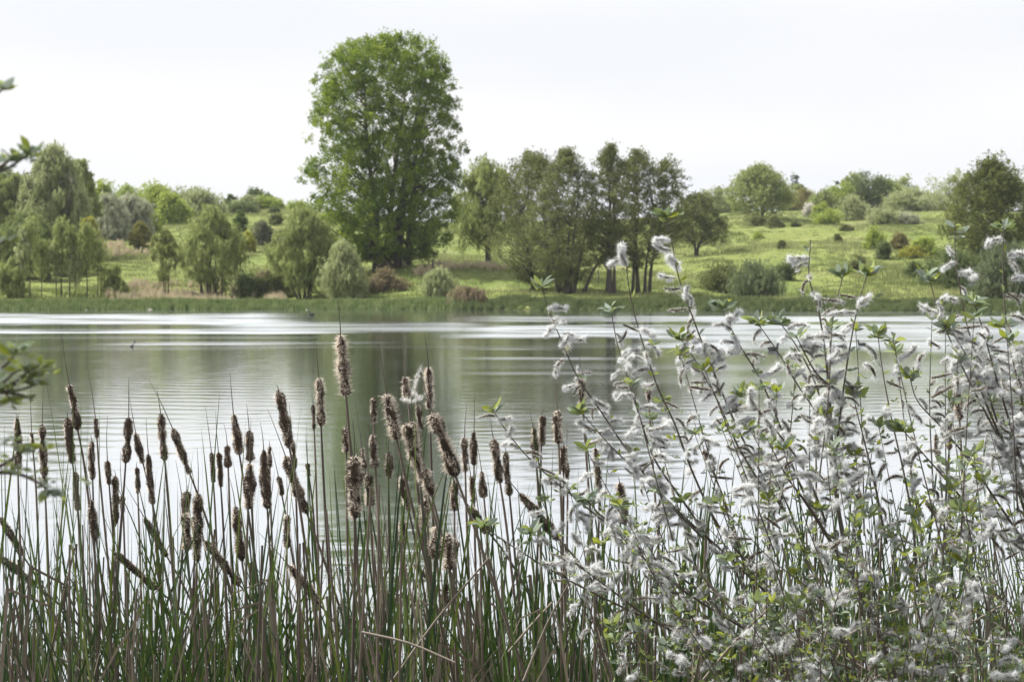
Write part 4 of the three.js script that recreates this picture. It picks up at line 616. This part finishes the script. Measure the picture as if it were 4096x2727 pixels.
willow('flowering_willow', 'flowering willow with the thick forked stem rising in the lower right', 12, atDist(2060, 5.2).setY(0.25), [
  [5.1, 5.2, [[1765, 1010], [1810, 1095], [1850, 1150], [1905, 1235], [1960, 1330], [2015, 1440], [2080, 1620]], { r: 0.009, tip: 5, leafStep: 0.09, catStep: 0.2, catTo: 0.5 }],
  [5.2, 5.2, [[1865, 552], [1862, 640], [1880, 700], [1896, 790], [1906, 880], [1912, 980], [1917, 1080], [1930, 1180], [1962, 1330]], cl(0.016, 0.5, { c0: 0.03, r: 0.006, tip: 2 })],
  [5.3, 5.2, [[1942, 625], [1918, 725], [1908, 830], [1906, 930]], cl(0.05, 0.4, { c0: 0.06 })],
  [5.2, 5.2, [[1998, 622], [1975, 700], [1955, 800], [1940, 900], [1928, 1000], [1922, 1100]], cl(0.04, 0.5, { c0: 0.08 })],
  [5.3, 5.2, [[1741, 740], [1790, 810], [1832, 880], [1888, 965], [1935, 1065], [1990, 1180]], cl(0.04, 0.5, { c0: 0.02 })],
  [5.3, 5.2, [[2019, 762], [2031, 855], [2054, 975], [2078, 1080], [2100, 1200], [2110, 1350]], cl(0.045, 0.6, { c0: 0.12, tip: 14, leafStep: 0.03 })],
  [5.2, 5.2, [[1790, 735], [1835, 800], [1875, 880], [1905, 985], [1915, 1090]], cl(0.022, 0.4, { c0: 0.02 })],
  [5.1, 5.2, [[1830, 770], [1880, 860], [1930, 900]], cl(0.05, 0.2, { tip: 6 })],
  [5.2, 5.2, [[1700, 900], [1760, 960], [1850, 1080], [1900, 1200]], cl(0.022, 0.5)],
  [5.2, 5.3, [[1960, 900], [1985, 1000], [2010, 1100], [2040, 1250]], cl(0.03, 0.5, { leafStep: 0.035 })],
], { n: 32, u0: 1720, u1: 2130, v0: 1010, v1: 1530, d: 5.2, more: [[11, 1740, 2090, 730, 1010]], lean: 0.1, cat: 0.13 });
willow('flowering_willow', 'flowering willow at the right edge with long upright catkin branches', 13, atDist(2420, 5.2).setY(0.25), [
  [5.2, 5.2, [[2136, 632], [2160, 717], [2189, 787], [2224, 864], [2250, 915], [2292, 995], [2335, 1080], [2390, 1250]], cl(0.03, 0.7, { c0: 0.06 })],
  [5.3, 5.2, [[2197, 515], [2199, 591], [2207, 650], [2222, 735], [2244, 811], [2272, 900], [2304, 1000], [2340, 1120], [2400, 1300]], cl(0.028, 0.7, { c0: 0.07, tip: 6 })],
  [5.2, 5.2, [[2311, 512], [2308, 600], [2311, 694], [2320, 776], [2335, 847], [2353, 923], [2380, 1030], [2410, 1250]], cl(0.03, 0.8, { c0: 0.03, tip: 8 })],
  [5.3, 5.2, [[2092, 862], [2110, 920], [2166, 982], [2232, 1062], [2295, 1155], [2380, 1280]], cl(0.04, 0.6, { c0: 0.06 })],
  [5.1, 5.2, [[2240, 690], [2262, 760], [2290, 860], [2320, 960], [2360, 1100]], cl(0.018, 0.5)],
  [5.3, 5.2, [[2310, 740], [2330, 820], [2350, 920], [2390, 1060]], cl(0.018, 0.5)],
  [5.2, 5.2, [[2345, 800], [2362, 900], [2390, 1050]], cl(0.02, 0.5)],
  [5.2, 5.2, [[2180, 745], [2230, 830], [2270, 930], [2330, 1070]], cl(0.018, 0.5)],
  [5.2, 5.2, [[2070, 980], [2130, 1050], [2200, 1130], [2300, 1260]], cl(0.05, 0.5, { leafStep: 0.03 })],
], { n: 27, u0: 2080, u1: 2400, v0: 1000, v1: 1530, d: 5.2, more: [[10, 2130, 2380, 720, 1010]], lean: 0.15, cat: 0.12 });
// the tree whose twigs hang in from the left, close to the camera
{
  const base = V(-1.05, ground(-1.05, -2.2), -2.2), d = 2.25;
  const g = willow('overhanging_willow', 'blurred leafy willow twigs reaching in from the left edge', 14, base, [
    [d, d, [[105, 838], [70, 850], [30, 880], [-40, 910], [-160, 960], [-330, 1050]], { tip: 12, leafStep: 0.0022, size: 0.5, leafTo: 0.16, catStep: 9, catTo: 0, r: 0.0022 }],
    [d, d, [[40, 800], [20, 830], [-20, 860], [-160, 960]], { tip: 12, leafStep: 0.0025, size: 0.5, leafTo: 0.1, catStep: 9, catTo: 0, c0: 0.03 }],
    [d, d, [[72, 345], [50, 365], [10, 390], [-50, 420], [-150, 500], [-330, 800]], { tip: 11, leafStep: 0.0022, size: 0.5, leafTo: 0.14, catStep: 9, catTo: 0, r: 0.003 }],
    [d, d, [[30, 360], [5, 380], [-60, 420]], { tip: 11, leafStep: 0.0022, size: 0.5, leafTo: 0.14, catStep: 9, catTo: 0 }],
    [d, d, [[12, 198], [-12, 220], [-70, 300], [-160, 500]], { tip: 6, leafStep: 0.0025, size: 0.5, leafTo: 0.1, catStep: 9, catTo: 0 }],
    [d, d, [[20, 550], [-10, 565], [-60, 600], [-180, 760]], { tip: 9, leafStep: 0.0025, size: 0.5, leafTo: 0.1, catStep: 9, catTo: 0 }],
    [d, d, [[125, 1140], [95, 1115], [40, 1090], [-40, 1090], [-200, 1140]], { tip: 12, leafStep: 0.0022, size: 0.5, leafTo: 0.14, catStep: 9, catTo: 0 }],
    [d, d, [[60, 1030], [20, 1060], [-40, 1090]], { tip: 11, leafStep: 0.0025, size: 0.5, leafTo: 0.1, catStep: 9, catTo: 0 }],
    ...[[[92, 880], [50, 895]], [[70, 915], [35, 905]], [[55, 845], [25, 862]], [[80, 860], [40, 880]], [[28, 925], [5, 900]]].map(([t, m]) => [d, d, [t, m, [-20, 905], [-160, 960]], { tip: 10, leafStep: 0.0022, size: 0.42, leafTo: 0.1, catStep: 9, catTo: 0, r: 0.002 }]),
  ], { n: 0 });
  const q = P(-330, 800, d).sub(base), q2 = P(-330, 1050, d).sub(base);
  part('trunk', tube(curve([V(0, -0.1, 0), V(0.05, 0.6, 0), q2, q, q.clone().add(V(-0.1, 0.8, 0.1))], 16), t => 0.045 - 0.035 * t, 8), bark, g); shade(g);
}

renderer.render(scene, camera);
